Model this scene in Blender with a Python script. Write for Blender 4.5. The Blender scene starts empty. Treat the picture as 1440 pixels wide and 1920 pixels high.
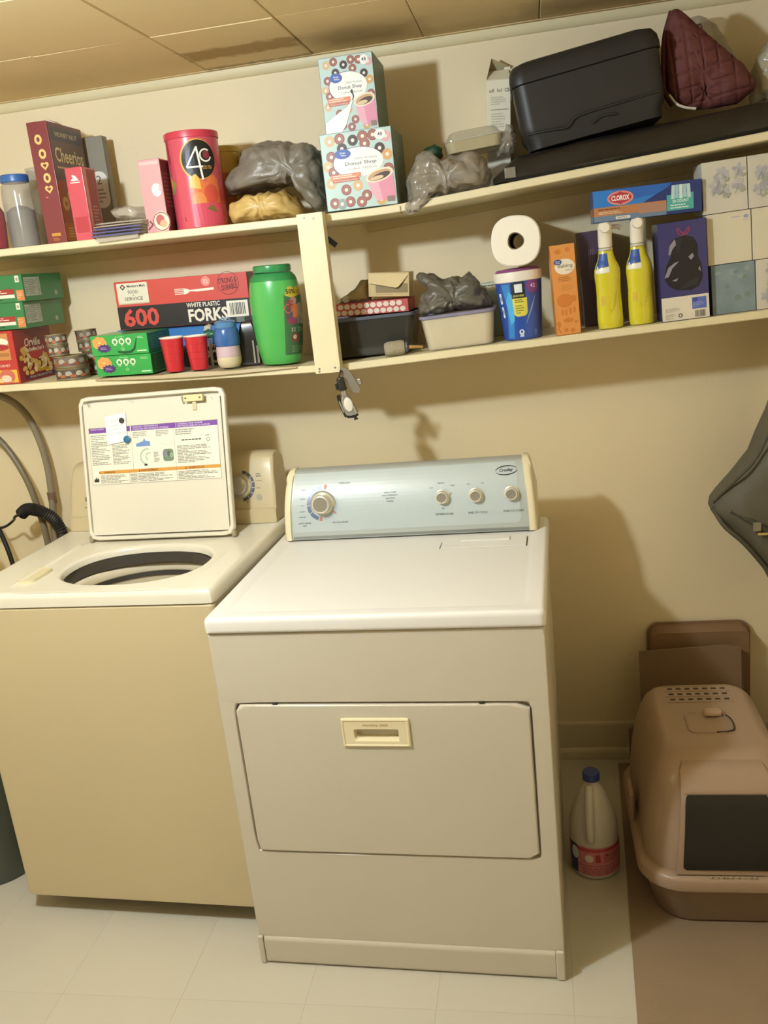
import bpy, bmesh, math, random
from math import sin, cos, pi, radians, atan, atan2, sqrt
from mathutils import Vector, Matrix, noise

S = bpy.context.scene
C = S.collection

# ---------------------------------------------------------------- camera
cam_d = bpy.data.cameras.new('camera')
cam = bpy.data.objects.new('camera', cam_d)
C.objects.link(cam)
CAM_POS = Vector((0.7473, -2.6385, 1.6126))
CAM_YAW, CAM_PITCH, CAM_ROLL = 0.1851, -0.2690, -0.1086
_f = Vector((-sin(CAM_YAW) * cos(CAM_PITCH), cos(CAM_YAW) * cos(CAM_PITCH), sin(CAM_PITCH)))
_r0 = Vector((cos(CAM_YAW), sin(CAM_YAW), 0))
_u0 = _r0.cross(_f)
_r = cos(CAM_ROLL) * _r0 + sin(CAM_ROLL) * _u0
_u = -sin(CAM_ROLL) * _r0 + cos(CAM_ROLL) * _u0
cam.matrix_world = Matrix(((_r.x, _u.x, -_f.x, CAM_POS.x), (_r.y, _u.y, -_f.y, CAM_POS.y),
                           (_r.z, _u.z, -_f.z, CAM_POS.z), (0, 0, 0, 1)))
cam_d.sensor_fit = 'VERTICAL'
cam_d.sensor_height = 24.0
cam_d.lens = 24.0 * 1657.76 / 1920.0
cam_d.clip_start = 0.05
S.camera = cam

# ---------------------------------------------------------------- world, lights, exposure
W = bpy.data.worlds.new('world')
S.world = W
W.use_nodes = True
W.node_tree.nodes['Background'].inputs[0].default_value = (1.0, 0.86, 0.68, 1)
W.node_tree.nodes['Background'].inputs[1].default_value = 0.02

ld = bpy.data.lights.new('ceiling_bulb', 'POINT')
ld.energy = 69
ld.color = (0.86, 1.0, 1.13)
ld.shadow_soft_size = 0.045
lo = bpy.data.objects.new('ceiling_bulb', ld)
lo.location = (-0.26, -1.66, 2.06)
C.objects.link(lo)

S.view_settings.view_transform = 'Standard'
S.view_settings.look = 'None'
S.view_settings.gamma = 1.0
S.view_settings.use_curve_mapping = False
S.view_settings.exposure = 0.0

# ---------------------------------------------------------------- helpers
def lin(h):
    h = h.lstrip('#')
    out = []
    for i in (0, 2, 4):
        c = int(h[i:i + 2], 16) / 255
        out.append(c / 12.92 if c <= 0.04045 else ((c + 0.055) / 1.055) ** 2.4)
    return out

_mats = {}
def mat(hexc, rough=0.5, metal=0.0, var=0.06, scale=14, bump=0.0, bscale=120, alpha=1.0, coat=0.0, spec=0.5,
        trans=0.0, sss=0.0, emit=None):
    key = (hexc, rough, metal, var, scale, bump, bscale, alpha, coat, spec, trans, sss)
    if key in _mats:
        return _mats[key]
    m = bpy.data.materials.new('material_' + hexc.lstrip('#'))
    m.use_nodes = True
    nt = m.node_tree
    b = nt.nodes['Principled BSDF']
    r, g, bl = lin(hexc)
    b.inputs['Roughness'].default_value = rough
    b.inputs['Metallic'].default_value = metal
    b.inputs['Alpha'].default_value = alpha
    b.inputs['Specular IOR Level'].default_value = spec
    if coat:
        b.inputs['Coat Weight'].default_value = coat
        b.inputs['Coat Roughness'].default_value = 0.12
    if trans:
        b.inputs['Transmission Weight'].default_value = trans
    if sss:
        b.inputs['Subsurface Weight'].default_value = sss
        b.inputs['Subsurface Radius'].default_value = (0.02, 0.02, 0.02)
    tc = nt.nodes.new('ShaderNodeTexCoord')
    n = nt.nodes.new('ShaderNodeTexNoise')
    n.inputs['Scale'].default_value = scale
    n.inputs['Detail'].default_value = 4
    nt.links.new(tc.outputs['Object'], n.inputs['Vector'])
    mr = nt.nodes.new('ShaderNodeMix')
    mr.data_type = 'RGBA'
    mr.inputs[6].default_value = (r * (1 - var), g * (1 - var), bl * (1 - var), 1)
    mr.inputs[7].default_value = (min(1, r * (1 + var)), min(1, g * (1 + var)), min(1, bl * (1 + var)), 1)
    nt.links.new(n.outputs['Fac'], mr.inputs[0])
    nt.links.new(mr.outputs[2], b.inputs['Base Color'])
    if bump:
        n2 = nt.nodes.new('ShaderNodeTexNoise')
        n2.inputs['Scale'].default_value = bscale
        n2.inputs['Detail'].default_value = 3
        nt.links.new(tc.outputs['Object'], n2.inputs['Vector'])
        bp = nt.nodes.new('ShaderNodeBump')
        bp.inputs['Strength'].default_value = bump
        bp.inputs['Distance'].default_value = 0.01
        nt.links.new(n2.outputs['Fac'], bp.inputs['Height'])
        nt.links.new(bp.outputs['Normal'], b.inputs['Normal'])
    _mats[key] = m
    return m

def ink(h):
    return mat(h, 0.42, var=0.03, scale=40)

def obj(name, bm, m, parent=None, smooth=None, loc=None):
    me = bpy.data.meshes.new(name)
    bmesh.ops.recalc_face_normals(bm, faces=bm.faces[:])
    bm.to_mesh(me)
    bm.free()
    for x in (m if isinstance(m, (list, tuple)) else [m]):
        me.materials.append(x)
    if smooth is not None:
        for p in me.polygons:
            p.use_smooth = True
        if smooth < 180:
            me.set_sharp_from_angle(angle=radians(smooth))
    o = bpy.data.objects.new(name, me)
    C.objects.link(o)
    if smooth is not None and smooth < 180:
        wn = o.modifiers.new('weighted_normal', 'WEIGHTED_NORMAL')
        wn.keep_sharp = True
        wn.weight = 100
    if parent:
        o.parent = parent
    if loc:
        o.location = loc
    return o

def tag(o, label, cat, group=None):
    o['label'] = label
    o['category'] = cat
    if group:
        o['group'] = group
    return o

def thing(name, label, cat, loc=(0, 0, 0), rot=(0, 0, 0), group=None):
    o = bpy.data.objects.new(name, None)
    o.empty_display_size = 0.05
    C.objects.link(o)
    o.location = loc
    o.rotation_euler = rot
    return tag(o, label, cat, group)

def struct(o):
    o['kind'] = 'structure'
    return o

def copy_tree(o, parent=None):
    c = o.copy()
    C.objects.link(c)
    if parent:
        c.parent = parent
    for ch in list(o.children):
        copy_tree(ch, c)
    return c

# ---- mesh builders
def bm_box(x0, x1, y0, y1, z0, z1, bev=0.0, seg=2, bm=None):
    b = bmesh.new()
    bmesh.ops.create_cube(b, size=1)
    for v in b.verts:
        v.co = Vector((x0 + (v.co.x + .5) * (x1 - x0), y0 + (v.co.y + .5) * (y1 - y0), z0 + (v.co.z + .5) * (z1 - z0)))
    if bev:
        bmesh.ops.bevel(b, geom=b.edges[:], offset=bev, segments=seg, affect='EDGES', profile=0.5)
    return join(bm, b) if bm is not None else b

def join(bm, b, mi=None):
    vm = {}
    for v in b.verts:
        vm[v] = bm.verts.new(v.co)
    for f in b.faces:
        try:
            nf = bm.faces.new([vm[v] for v in f.verts])
            nf.material_index = f.material_index if mi is None else mi
        except ValueError:
            pass
    b.free()
    return bm

def rrect(w, d, r, n=6, cx=0, cy=0):
    r = min(r, w / 2 - 1e-5, d / 2 - 1e-5)
    pts = []
    for (sx, sy, a0) in ((1, 1, 0), (-1, 1, pi / 2), (-1, -1, pi), (1, -1, 3 * pi / 2)):
        for i in range(n + 1):
            a = a0 + (pi / 2) * i / n
            pts.append((cx + sx * (w / 2 - r) + r * cos(a), cy + sy * (d / 2 - r) + r * sin(a)))
    return pts

def circ(r, n=32, cx=0, cy=0, ry=None):
    ry = r if ry is None else ry
    return [(cx + r * cos(2 * pi * i / n), cy + ry * sin(2 * pi * i / n)) for i in range(n)]

def loft(rings, cap0=True, cap1=True, bm=None, close=True):
    """rings: lists of 3D points, equal counts"""
    bm = bm if bm is not None else bmesh.new()
    R = [[bm.verts.new(p) for p in ring] for ring in rings]
    n = len(R[0])
    for a, b in zip(R, R[1:]):
        for i in range(n if close else n - 1):
            j = (i + 1) % n
            bm.faces.new((a[i], a[j], b[j], b[i]))
    if cap0:
        bm.faces.new(R[0][::-1])
    if cap1:
        bm.faces.new(R[-1])
    return bm

def loft_xy(levels, cap0=True, cap1=True, bm=None):
    """levels: (ring2d, z)"""
    return loft([[(x, y, z) for x, y in r] for r, z in levels], cap0, cap1, bm)

def lathe(prof, n=40, ex=1.0, ey=1.0, cx=0, cy=0, cap0=True, cap1=True, bm=None):
    return loft([[(cx + ex * r * cos(2 * pi * i / n), cy + ey * r * sin(2 * pi * i / n), z) for i in range(n)] for r, z in prof],
                cap0, cap1, bm)

def spline(pts, k=8):
    P = [Vector(p) for p in pts]
    P = [P[0] * 2 - P[1]] + P + [P[-1] * 2 - P[-2]]
    out = []
    for i in range(1, len(P) - 2):
        a, b, c, d = P[i - 1:i + 3]
        for s in range(k):
            t = s / k
            out.append(0.5 * ((2 * b) + (c - a) * t + (2 * a - 5 * b + 4 * c - d) * t * t + (3 * b - a - 3 * c + d) * t ** 3))
    out.append(P[-2])
    return out

def tube(pts, r, n=12, bm=None, rf=None, smooth=8):
    P = spline(pts, smooth) if smooth else [Vector(p) for p in pts]
    rings = []
    up = Vector((0, 0, 1))
    prev = None
    for i, p in enumerate(P):
        t = (P[min(i + 1, len(P) - 1)] - P[max(i - 1, 0)]).normalized()
        if prev is None:
            a = t.cross(up if abs(t.z) < .9 else Vector((1, 0, 0))).normalized()
        else:
            a = (prev - t * prev.dot(t)).normalized()
        prev = a
        b = t.cross(a)
        rr = r if rf is None else r * rf(i)
        rings.append([p + rr * (cos(2 * pi * k / n) * a + sin(2 * pi * k / n) * b) for k in range(n)])
    return loft(rings, bm=bm)

def ray_ring(cx, cz, a, b, r, angs):
    """points on a rounded rectangle (half sizes a,b, centre cx,cz) along rays from the origin"""
    pts = []
    for th in angs:
        d = (cos(th), sin(th))
        lo_, hi = 0.0, 4.0
        for _ in range(40):
            t = (lo_ + hi) / 2
            qx = abs(d[0] * t - cx) - a + r
            qy = abs(d[1] * t - cz) - b + r
            s = min(max(qx, qy), 0) + sqrt(max(qx, 0) ** 2 + max(qy, 0) ** 2) - r
            if s > 0:
                hi = t
            else:
                lo_ = t
        pts.append((d[0] * lo_, d[1] * lo_))
    return pts

def poly_ray(poly, cx, cz, angs):
    """distance from (cx,cz) to a star-shaped polygon along each angle"""
    out = []
    n = len(poly)
    for th in angs:
        d = (cos(th), sin(th))
        best = 0
        for i in range(n):
            x1, y1 = poly[i][0] - cx, poly[i][1] - cz
            x2, y2 = poly[(i + 1) % n][0] - cx, poly[(i + 1) % n][1] - cz
            ex_, ey_ = x2 - x1, y2 - y1
            det = d[0] * ey_ - d[1] * ex_
            if abs(det) < 1e-12:
                continue
            t = (x1 * ey_ - y1 * ex_) / det
            s = (x1 * d[1] - y1 * d[0]) / det
            if t > 0 and -1e-9 <= s <= 1 + 1e-9:
                best = max(best, t)
        out.append(best)
    return out

def pillow(poly, yc, rf, rb, n=72, k=16, c=None, amp=0.01, sc=14, seed=0, pw=0.55, pleat=0, pleat_n=9, floor=None, ridged=True):
    """closed soft body whose front view is the polygon (x,z), bulging rf to -y and rb to +y, crinkled by noise"""
    cx = c[0] if c else sum(p[0] for p in poly) / len(poly)
    cz = c[1] if c else sum(p[1] for p in poly) / len(poly)
    angs = [2 * pi * i / n for i in range(n)]
    rad = poly_ray(poly, cx, cz, angs)
    rings = []
    for j in range(1, 2 * k):
        t = j / (2 * k)
        ph = pi * (t - .5)
        s = cos(ph) ** pw
        y = yc + (sin(ph) * (rb if ph > 0 else rf))
        rings.append([Vector((cx + rad[i] * s * cos(angs[i]), y, cz + rad[i] * s * sin(angs[i]))) for i in range(n)])
    bm = loft(rings)
    bm.normal_update()
    off = Vector((seed * 3.7, seed * 1.3, seed * 2.1))
    mv = []
    for v in bm.verts:
        p = v.co * sc + off
        h = noise.fractal(p, 0.9, 2.1, 4)
        d = h * amp * .55
        if ridged:      # film creases: flat facets meeting in sharp ridges, at two scales
            w = Vector((noise.noise(p * .7), noise.noise(p * .7 + Vector((9, 2, 5))), noise.noise(p * .7 + Vector((3, 8, 1))))) * .7
            for k_, a_ in ((.75, .9), (1.9, .42)):
                q = p * k_ + w
                q = Vector((q.x * .75 + q.z * .35, q.y, q.z * 1.1 - q.x * .3))
                ds = noise.voronoi(q)[0]
                d += amp * a_ * (max(0, 1 - (ds[1] - ds[0]) / .42) ** 1.5 - .45)
        if pleat:
            th = atan2(v.co.z - cz, v.co.x - cx)
            d += pleat * sin(th * pleat_n + 3 * noise.noise(p * .4))
        mv.append(v.co + v.normal * d)
    for v, q in zip(bm.verts, mv):
        v.co = q
        if floor is not None:
            f = floor(q.x) if callable(floor) else floor
            if v.co.z < f:
                v.co.z = f
    return bm

# ---- printed matter
LAST = {}
class Sheet:
    def __init__(s):
        s.bm = bmesh.new()
        s.mats = []
        s.lay = s.bm.verts.layers.float.new('lay')
        s.n = 0

    def mi(s, h):
        m = ink(h) if isinstance(h, str) else h
        if m not in s.mats:
            s.mats.append(m)
        return s.mats.index(m)

    def poly(s, pts, h, layer=0):
        vs = []
        s.n += 1
        layer = layer + .004 * s.n      # later ink lies just over earlier ink
        for p in pts:
            v = s.bm.verts.new((p[0], p[1], 0))
            v[s.lay] = layer
            vs.append(v)
        f = s.bm.faces.new(vs)
        f.material_index = s.mi(h)
        return s

    def rect(s, u0, v0, u1, v1, h, layer=0, rot=0.0, r=0.0):
        cu, cv = (u0 + u1) / 2, (v0 + v1) / 2
        if r:
            pts = rrect(u1 - u0, v1 - v0, r, 5)
        else:
            a, b = (u1 - u0) / 2, (v1 - v0) / 2
            pts = [(-a, -b), (a, -b), (a, b), (-a, b)]
        c_, s_ = cos(rot), sin(rot)
        return s.poly([(cu + c_ * x - s_ * y, cv + s_ * x + c_ * y) for x, y in pts], h, layer)

    def ell(s, cu, cv, ru, rv, h, layer=0, n=28, rot=0.0):
        c_, s_ = cos(rot), sin(rot)
        return s.poly([(cu + c_ * ru * cos(2 * pi * i / n) - s_ * rv * sin(2 * pi * i / n),
                        cv + s_ * ru * cos(2 * pi * i / n) + c_ * rv * sin(2 * pi * i / n)) for i in range(n)], h, layer)

    def arc(s, cu, cv, r0, r1, a0, a1, h, layer=0, n=16, sx=1.0):
        for i in range(n):
            t0, t1 = a0 + (a1 - a0) * i / n, a0 + (a1 - a0) * (i + 1) / n
            s.poly([(cu + sx * r0 * cos(t0), cv + r0 * sin(t0)), (cu + sx * r1 * cos(t0), cv + r1 * sin(t0)),
                    (cu + sx * r1 * cos(t1), cv + r1 * sin(t1)), (cu + sx * r0 * cos(t1), cv + r0 * sin(t1))], h, layer)
        return s

    def donut(s, cu, cv, r, h, hole, layer=0, h2=None):
        s.ell(cu, cv, r, r, h, layer, 18)
        if h2:
            s.arc(cu, cv, r * .45, r * .82, 0, 2 * pi, h2, layer + 1, 14)
        s.ell(cu, cv, r * .34, r * .34, hole, layer + 2, 12)
        return s

    def line(s, pts, w, h, layer=0):
        for (x0, y0), (x1, y1) in zip(pts, pts[1:]):
            L = sqrt((x1 - x0) ** 2 + (y1 - y0) ** 2) or 1e-6
            nx, ny = -(y1 - y0) / L * w / 2, (x1 - x0) / L * w / 2
            s.poly([(x0 - nx, y0 - ny), (x1 - nx, y1 - ny), (x1 + nx, y1 + ny), (x0 + nx, y0 + ny)], h, layer)
        return s

    def lines(s, u0, v0, u1, v1, n, h, layer=1, th=0.45, seed=1):
        rnd = random.Random(seed)
        st = (v1 - v0) / n
        for i in range(n):
            v = v1 - st * (i + .5)
            ue = u0 + (u1 - u0) * (rnd.uniform(.7, 1) if i % 4 != 3 else rnd.uniform(.3, .7))
            u = u0
            while u < ue - 1e-5:
                w = min(rnd.uniform(.08, .22) * (u1 - u0), ue - u)
                s.rect(u, v - st * th / 2, u + w * .86, v + st * th / 2, h, layer)
                u += w
        return s

    def bars(s, u0, v0, u1, v1, n, h, layer=1, seed=3):
        rnd = random.Random(seed)
        ws = [rnd.uniform(.5, 1.6) for _ in range(2 * n)]
        k = (u1 - u0) / sum(ws)
        u = u0
        for i, w in enumerate(ws):
            if i % 2 == 0:
                s.rect(u, v0, u + w * k, v1, h, layer)
            u += w * k
        return s

    def text(s, t, cu, cv, hgt, h, layer=2, width=None, rot=0.0, bold=0.0, shear=0.0, align='C'):
        cu_d = bpy.data.curves.new('t', 'FONT')
        cu_d.body = t
        cu_d.resolution_u = 2
        cu_d.offset = bold
        cu_d.shear = shear
        to = bpy.data.objects.new('t', cu_d)
        me = bpy.data.meshes.new_from_object(to)
        b = bmesh.new()
        b.from_mesh(me)
        bpy.data.objects.remove(to)
        bpy.data.curves.remove(cu_d)
        bpy.data.meshes.remove(me)
        if not b.verts:
            b.free()
            return s
        x0, x1 = min(v.co.x for v in b.verts), max(v.co.x for v in b.verts)
        y0, y1 = min(v.co.y for v in b.verts), max(v.co.y for v in b.verts)
        k = hgt / (y1 - y0)
        kx = k if width is None else width / (x1 - x0)
        c_, s_ = cos(rot), sin(rot)
        mi = s.mi(h)
        s.n += 1
        layer = layer + .004 * s.n
        ax = (x0 + x1) / 2 if align == 'C' else x0
        vm = {}
        for v in b.verts:
            x, y = (v.co.x - ax) * kx, (v.co.y - (y0 + y1) / 2) * k
            nv = s.bm.verts.new((cu + c_ * x - s_ * y, cv + s_ * x + c_ * y, 0))
            nv[s.lay] = layer
            vm[v] = nv
        for f in b.faces:
            try:
                nf = s.bm.faces.new([vm[v] for v in f.verts])
                nf.material_index = mi
            except ValueError:
                pass
        b.free()
        return s

    def build(s, name, parent, fmap, maxlen=None, eps=0.0006, step=0.0003):
        if parent is LAST.get('t') and name in ('front_print', 'side_print'):
            w, d, h, m = LAST['dims']
            s.n = 0
            if name == 'front_print':
                s.rect(-w / 2 + .0008, .0008, w / 2 - .0008, h - .0008, m, -.8)
            else:
                s.rect(.0008, .0008, d - .0008, h - .0008, m, -.8)
        if maxlen:
            bmesh.ops.triangulate(s.bm, faces=s.bm.faces[:])
            for _ in range(4):
                es = [e for e in s.bm.edges if e.calc_length() > maxlen]
                if not es:
                    break
                bmesh.ops.subdivide_edges(s.bm, edges=es, cuts=1)
                bmesh.ops.triangulate(s.bm, faces=s.bm.faces[:])
        for v in s.bm.verts:
            l = v[s.lay]
            v.co = Vector(fmap(v.co.x, v.co.y, eps + step * l))
        me = bpy.data.meshes.new(name)
        s.bm.normal_update()
        s.bm.to_mesh(me)
        s.bm.free()
        for m in s.mats:
            me.materials.append(m)
        o = bpy.data.objects.new(name, me)
        C.objects.link(o)
        o.parent = parent
        return o

def fmap_front(d):
    return lambda u, v, e: (u, -d / 2 - e, v)
def fmap_right(w, d):
    return lambda u, v, e: (w / 2 + e, -d / 2 + u, v)
def fmap_cyl(rad, th0=0.0, ex=1.0, ey=1.0):
    """u is arc length to the right of the front (-y) seen from the camera; rad(v) radius"""
    def g(u, v, e):
        r = rad(v) if callable(rad) else rad
        a = -pi / 2 + th0 + u / (rad(0.08) if callable(rad) else rad)
        return ((r * ex + e) * cos(a), (r * ey + e) * sin(a), v)
    return g

# ---- shelf heights (top faces), right-hand boards climb to the right
def zU(x):
    return 1.757 - 0.0118 * (x - 0.243) if x < 0.228 else 1.757 + 0.0358 * ((x - .42) + sqrt((x - .42) ** 2 + .0036))
def zL(x):
    return 1.379 - 0.0248 * (x - 0.173) if x < 0.21 else 1.377 + 0.0352 * (x - 0.259)
def slope(zf, x):
    return atan((zf(x + .005) - zf(x - .005)) / .01)

def on_shelf(zf, x, dz=0.0008):
    s = slope(zf, x)
    return zf(x) + dz, -s

def carton_body(w, d, h, m, parent, bev=0.0012, flaps=True, name='carton'):
    o = obj(name, bm_box(-w / 2, w / 2, -d / 2, d / 2, 0, h, bev, 2), m, parent, 40)
    return o

# ================================================================ THE ROOM
XL, XR, YF, ZC = -1.65, 1.43, -4.2, 2.19
def wall_mat():
    m = mat('#efdcb4', 0.62, var=0.04, scale=1.6, bump=0.06, bscale=90)
    return m
WALLM = wall_mat()
def slab(name, x0, x1, y0, y1, z0, z1, m):
    return struct(obj(name, bm_box(x0, x1, y0, y1, z0, z1), m))
slab('wall_back', XL - .1, XR + .1, 0, .1, -.1, 2.35, WALLM)
slab('wall_left', XL - .1, XL, YF, 0, -.1, 2.35, WALLM)
slab('wall_right', XR, XR + .1, YF, 0, -.1, 2.35, WALLM)
slab('wall_front', XL - .1, XR + .1, YF - .1, YF, -.1, 2.35, mat('#857d70', .6))

# ceiling of fibreboard tiles
ceil = slab('ceiling', XL - .1, XR + .1, YF - .1, .1, ZC + .013, ZC + .1, mat('#b89c62', .7))
def ceiling_tile_mat():
    m = bpy.data.materials.new('ceiling_tile_paint')
    m.use_nodes = True
    nt = m.node_tree
    N, L = nt.nodes, nt.links
    b = N['Principled BSDF']
    b.inputs['Roughness'].default_value = 0.85
    b.inputs['Specular IOR Level'].default_value = 0.2
    geo = N.new('ShaderNodeNewGeometry')
    base = N.new('ShaderNodeRGB')
    base.outputs[0].default_value = (*lin('#e6cc9a'), 1)
    no = N.new('ShaderNodeTexNoise')
    no.inputs['Scale'].default_value = 26
    no.inputs['Detail'].default_value = 5
    L.new(geo.outputs['Position'], no.inputs['Vector'])
    sep = N.new('ShaderNodeSeparateXYZ')
    L.new(geo.outputs['Position'], sep.inputs[0])
    def math_(op, a, b_=None):
        n = N.new('ShaderNodeMath')
        n.operation = op
        for i, x in enumerate((a, b_)):
            if x is None:
                continue
            if isinstance(x, (int, float)):
                n.inputs[i].default_value = x
            else:
                L.new(x, n.inputs[i])
        return n.outputs[0]
    last = base.outputs[0]
    # water stains with ragged edges: (cx, cy, half width, half depth, colour, strength, softness)
    for cx, cy, hw, hd, colr, st, soft in ((0.045, -0.195, .15, .05, '#a8874f', .8, .012), (0.36, -.12, .13, .07, '#8d7040', .6, .06),
                                           (0.93, -.10, .13, .07, '#8d7040', .5, .06), (1.24, -.12, .16, .09, '#8d7040', .55, .06),
                                           (0.66, -.06, .14, .04, '#8d7040', .3, .04), (0.05, -.035, .15, .012, '#7a5f38', .6, .012)):
        dx = math_('SUBTRACT', math_('ABSOLUTE', math_('SUBTRACT', sep.outputs[0], cx)), hw)
        dy = math_('SUBTRACT', math_('ABSOLUTE', math_('SUBTRACT', sep.outputs[1], cy)), hd)
        d = math_('MAXIMUM', dx, dy)
        d = math_('ADD', d, math_('MULTIPLY', math_('SUBTRACT', no.outputs['Fac'], .5), .06))
        k = N.new('ShaderNodeMapRange')
        k.inputs['From Min'].default_value = soft
        k.inputs['From Max'].default_value = -soft
        k.inputs['To Max'].default_value = st
        L.new(d, k.inputs['Value'])
        mx = N.new('ShaderNodeMix')
        mx.data_type = 'RGBA'
        L.new(k.outputs[0], mx.inputs[0])
        L.new(last, mx.inputs[6])
        mx.inputs[7].default_value = (*lin(colr), 1)
        last = mx.outputs[2]
    L.new(last, b.inputs['Base Color'])
    return m
CTM = ceiling_tile_mat()
tb = bm_box(-.1517, .1517, -.1992, .1992, 0, .012, .0025, 1)
rnd = random.Random(4)
proto = None
for i in range(-5, 5):
    for j in range(11):
        x = -.105 + .305 * i + .1525
        y = -.03 - .4 * j - .2
        if y < YF + .1 or x + .152 > XR + .12:
            continue
        if proto is None:
            o = proto = obj('ceiling_tile', tb, CTM, ceil, 30)
        else:
            o = proto.copy()
            C.objects.link(o)
        o.location = (x, y, ZC + rnd.uniform(-.001, .001))
        o.rotation_euler = (rnd.uniform(-.003, .003), rnd.uniform(-.003, .003), 0)
bt = obj('ceiling_border', bm_box(XL, XR, -.029, -.001, ZC - .002, ZC + .012, .001), CTM, ceil)

# floor of vinyl tiles
floor = slab('floor', XL - .1, XR + .1, YF - .1, .1, -.1, -.003, mat('#b3ac9b', .6))
FTM = mat('#c6c0b1', 0.34, var=0.05, scale=3, coat=.15, bump=.02, bscale=40)
fb = bm_box(-.15235, .15235, -.15235, .15235, -.003, 0, .0002, 1)
proto = None
for i in range(-6, 5):
    for j in range(-11, 4):
        x = .14 + .305 * i + .1525
        y = -1.05 + .305 * j + .1525
        if y > .05 or y < YF - .05 or x < XL - .1 or x > XR + .1:
            continue
        if proto is None:
            o = proto = obj('floor_tile', fb, FTM, floor)
        else:
            o = proto.copy()
            C.objects.link(o)
        o.location = (x, y, 0)

# crown strip and baseboard
TRM = mat('#e6d7ab', .5, var=.08, scale=6)
prof = [(0, 2.164), (-.004, 2.164), (-.010, 2.168), (-.014, 2.175), (-.016, 2.183), (-.016, 2.1885), (0, 2.1885)]
struct(obj('trim_1', loft([[(x, y, z) for y, z in prof] for x in (XL, XR)]), TRM, None, 50))
BBM = mat('#dccfb2', .5, var=.07, scale=5)
prof = [(-.0005, 0), (-.022, 0), (-.024, .006), (-.023, .022), (-.017, .032), (-.012, .037), (-.012, .116), (-.008, .124), (-.0005, .126)]
struct(obj('baseboard_back', loft([[(x, y, z) for y, z in prof] for x in (XL, XR)]), BBM, None, 40))

# vinyl mat on the floor, bottom right
bm = bmesh.new()
pts = [(.936, -.05), (.868, -1.32), (1.41, -1.34), (1.41, -.05)]
loft([[(x, y, .0004) for x, y in pts], [(x, y, .0030) for x, y in pts]], bm=bm)
tag(obj('floor_mat', bm, mat('#8f7a62', .55, var=.12, scale=7, bump=.05)), 'thin tan brown mat lying on the white floor under the litter box', 'mat')

# ================================================================ THE SHELF
SHM = mat('#e2d4ad', .45, var=.06, scale=4)
shelf = thing('shelf', 'cream painted two-tier wall shelf with a vertical board nailed at its front', 'shelf', (0, 0, 0))
def board(x0, x1, zf, t=.019, d=.318):
    bm = bmesh.new()
    ring = lambda x: [(x, -.001, zf(x) - t), (x, -.001, zf(x)), (x, -d + .002, zf(x)), (x, -d, zf(x) - .002), (x, -d, zf(x) - t + .002), (x, -d + .002, zf(x) - t)]
    n = 24 if x0 > .2 else 2
    loft([ring(x0 + (x1 - x0) * i / (n - 1)) for i in range(n)], bm=bm)
    return obj('shelf_board', bm, SHM, shelf)
board(-1.63, .2275, lambda x: 1.757 - 0.0118 * (x - 0.243))
board(.2285, 1.425, zU)
board(-1.63, .2095, lambda x: 1.379 - 0.0248 * (x - 0.173))
board(.2105, 1.425, lambda x: 1.377 + 0.0352 * (x - 0.259))
obj('post', bm_box(.178, .246, -.357, -.3190, 1.360, 1.7615, .002, 2), SHM, shelf, 40)
for (x, z) in ((.198, 1.752), (.222, 1.748), (.190, 1.373), (.232, 1.373), (.189, 1.366)):
    b = lathe([(.0028, 0), (.0028, .0008), (.0018, .0010)], 12)
    bmesh.ops.rotate(b, verts=b.verts[:], matrix=Matrix.Rotation(pi / 2, 3, 'X'))
    obj('nail_head', b, mat('#8d8674', .4, .5), shelf, loc=(x, -.3568, z))
for zf, x0, x1 in ((zU, .3, 1.4), (zU, -1.5, .15), (zL, .3, 1.4), (zL, -1.5, .15)):
    bm = loft([[(x, -.001, zf(x) - .0195), (x, -.019, zf(x) - .0195), (x, -.019, zf(x) - .045), (x, -.001, zf(x) - .045)] for x in (x0, x1)])
    obj('cleat', bm, mat('#cdb98a', .5), shelf)
# wavy shelf liner that hangs over the lower front edge, left of the post
bm = bmesh.new()
rows = []
for i in range(50):
    x = -.46 + .58 * i / 49
    w = max(0, sin(pi * i / 49))
    lift = .004 * w * (1 + sin(i * .33)) * .5
    z = 1.379 - 0.0248 * (x - 0.173)
    rows.append([(x, -.20, z + .0004), (x, -.300, z + .0004 + lift * .3), (x, -.322 - .004 * w, z + .0008 + lift), (x, -.324 - .006 * w, z - .006 * w - .002)])
for r in rows:
    r += [(a, b_, c_ - .0006) for a, b_, c_ in r[::-1]]
obj('liner', loft(rows, bm=bm), mat('#b3a07c', .5, alpha=1, var=.12), shelf)

# ================================================================ DRYER
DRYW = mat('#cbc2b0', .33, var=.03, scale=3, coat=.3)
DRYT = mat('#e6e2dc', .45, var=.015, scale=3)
IVORY = mat('#e8dcb8', .35, var=.03, coat=.2)
GAP = mat('#2b2620', .7)
a = -.0307
dw, dd = .737, .66
dc = Vector((0, -.9238, 0)) + Matrix.Rotation(a, 3, 'Z') @ Vector((dw / 2, dd / 2, 0))
dryer = thing('clothes_dryer', 'white front-loading clothes dryer with pale blue control panel and closed door', 'dryer', dc, (0, 0, a))
H0 = .914
# cabinet: sides/back shell with rounded front corners
bm = bmesh.new()
loft_xy([(rrect(dw - .006, dd - .004, .008, 4, 0, .002), .004), (rrect(dw - .006, dd - .004, .008, 4, 0, .002), .874)], bm=bm)
obj('cabinet', bm, mat('#d3c9b5', .35, var=.03, scale=3), dryer, 40, loc=(0, .014, 0))
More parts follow.
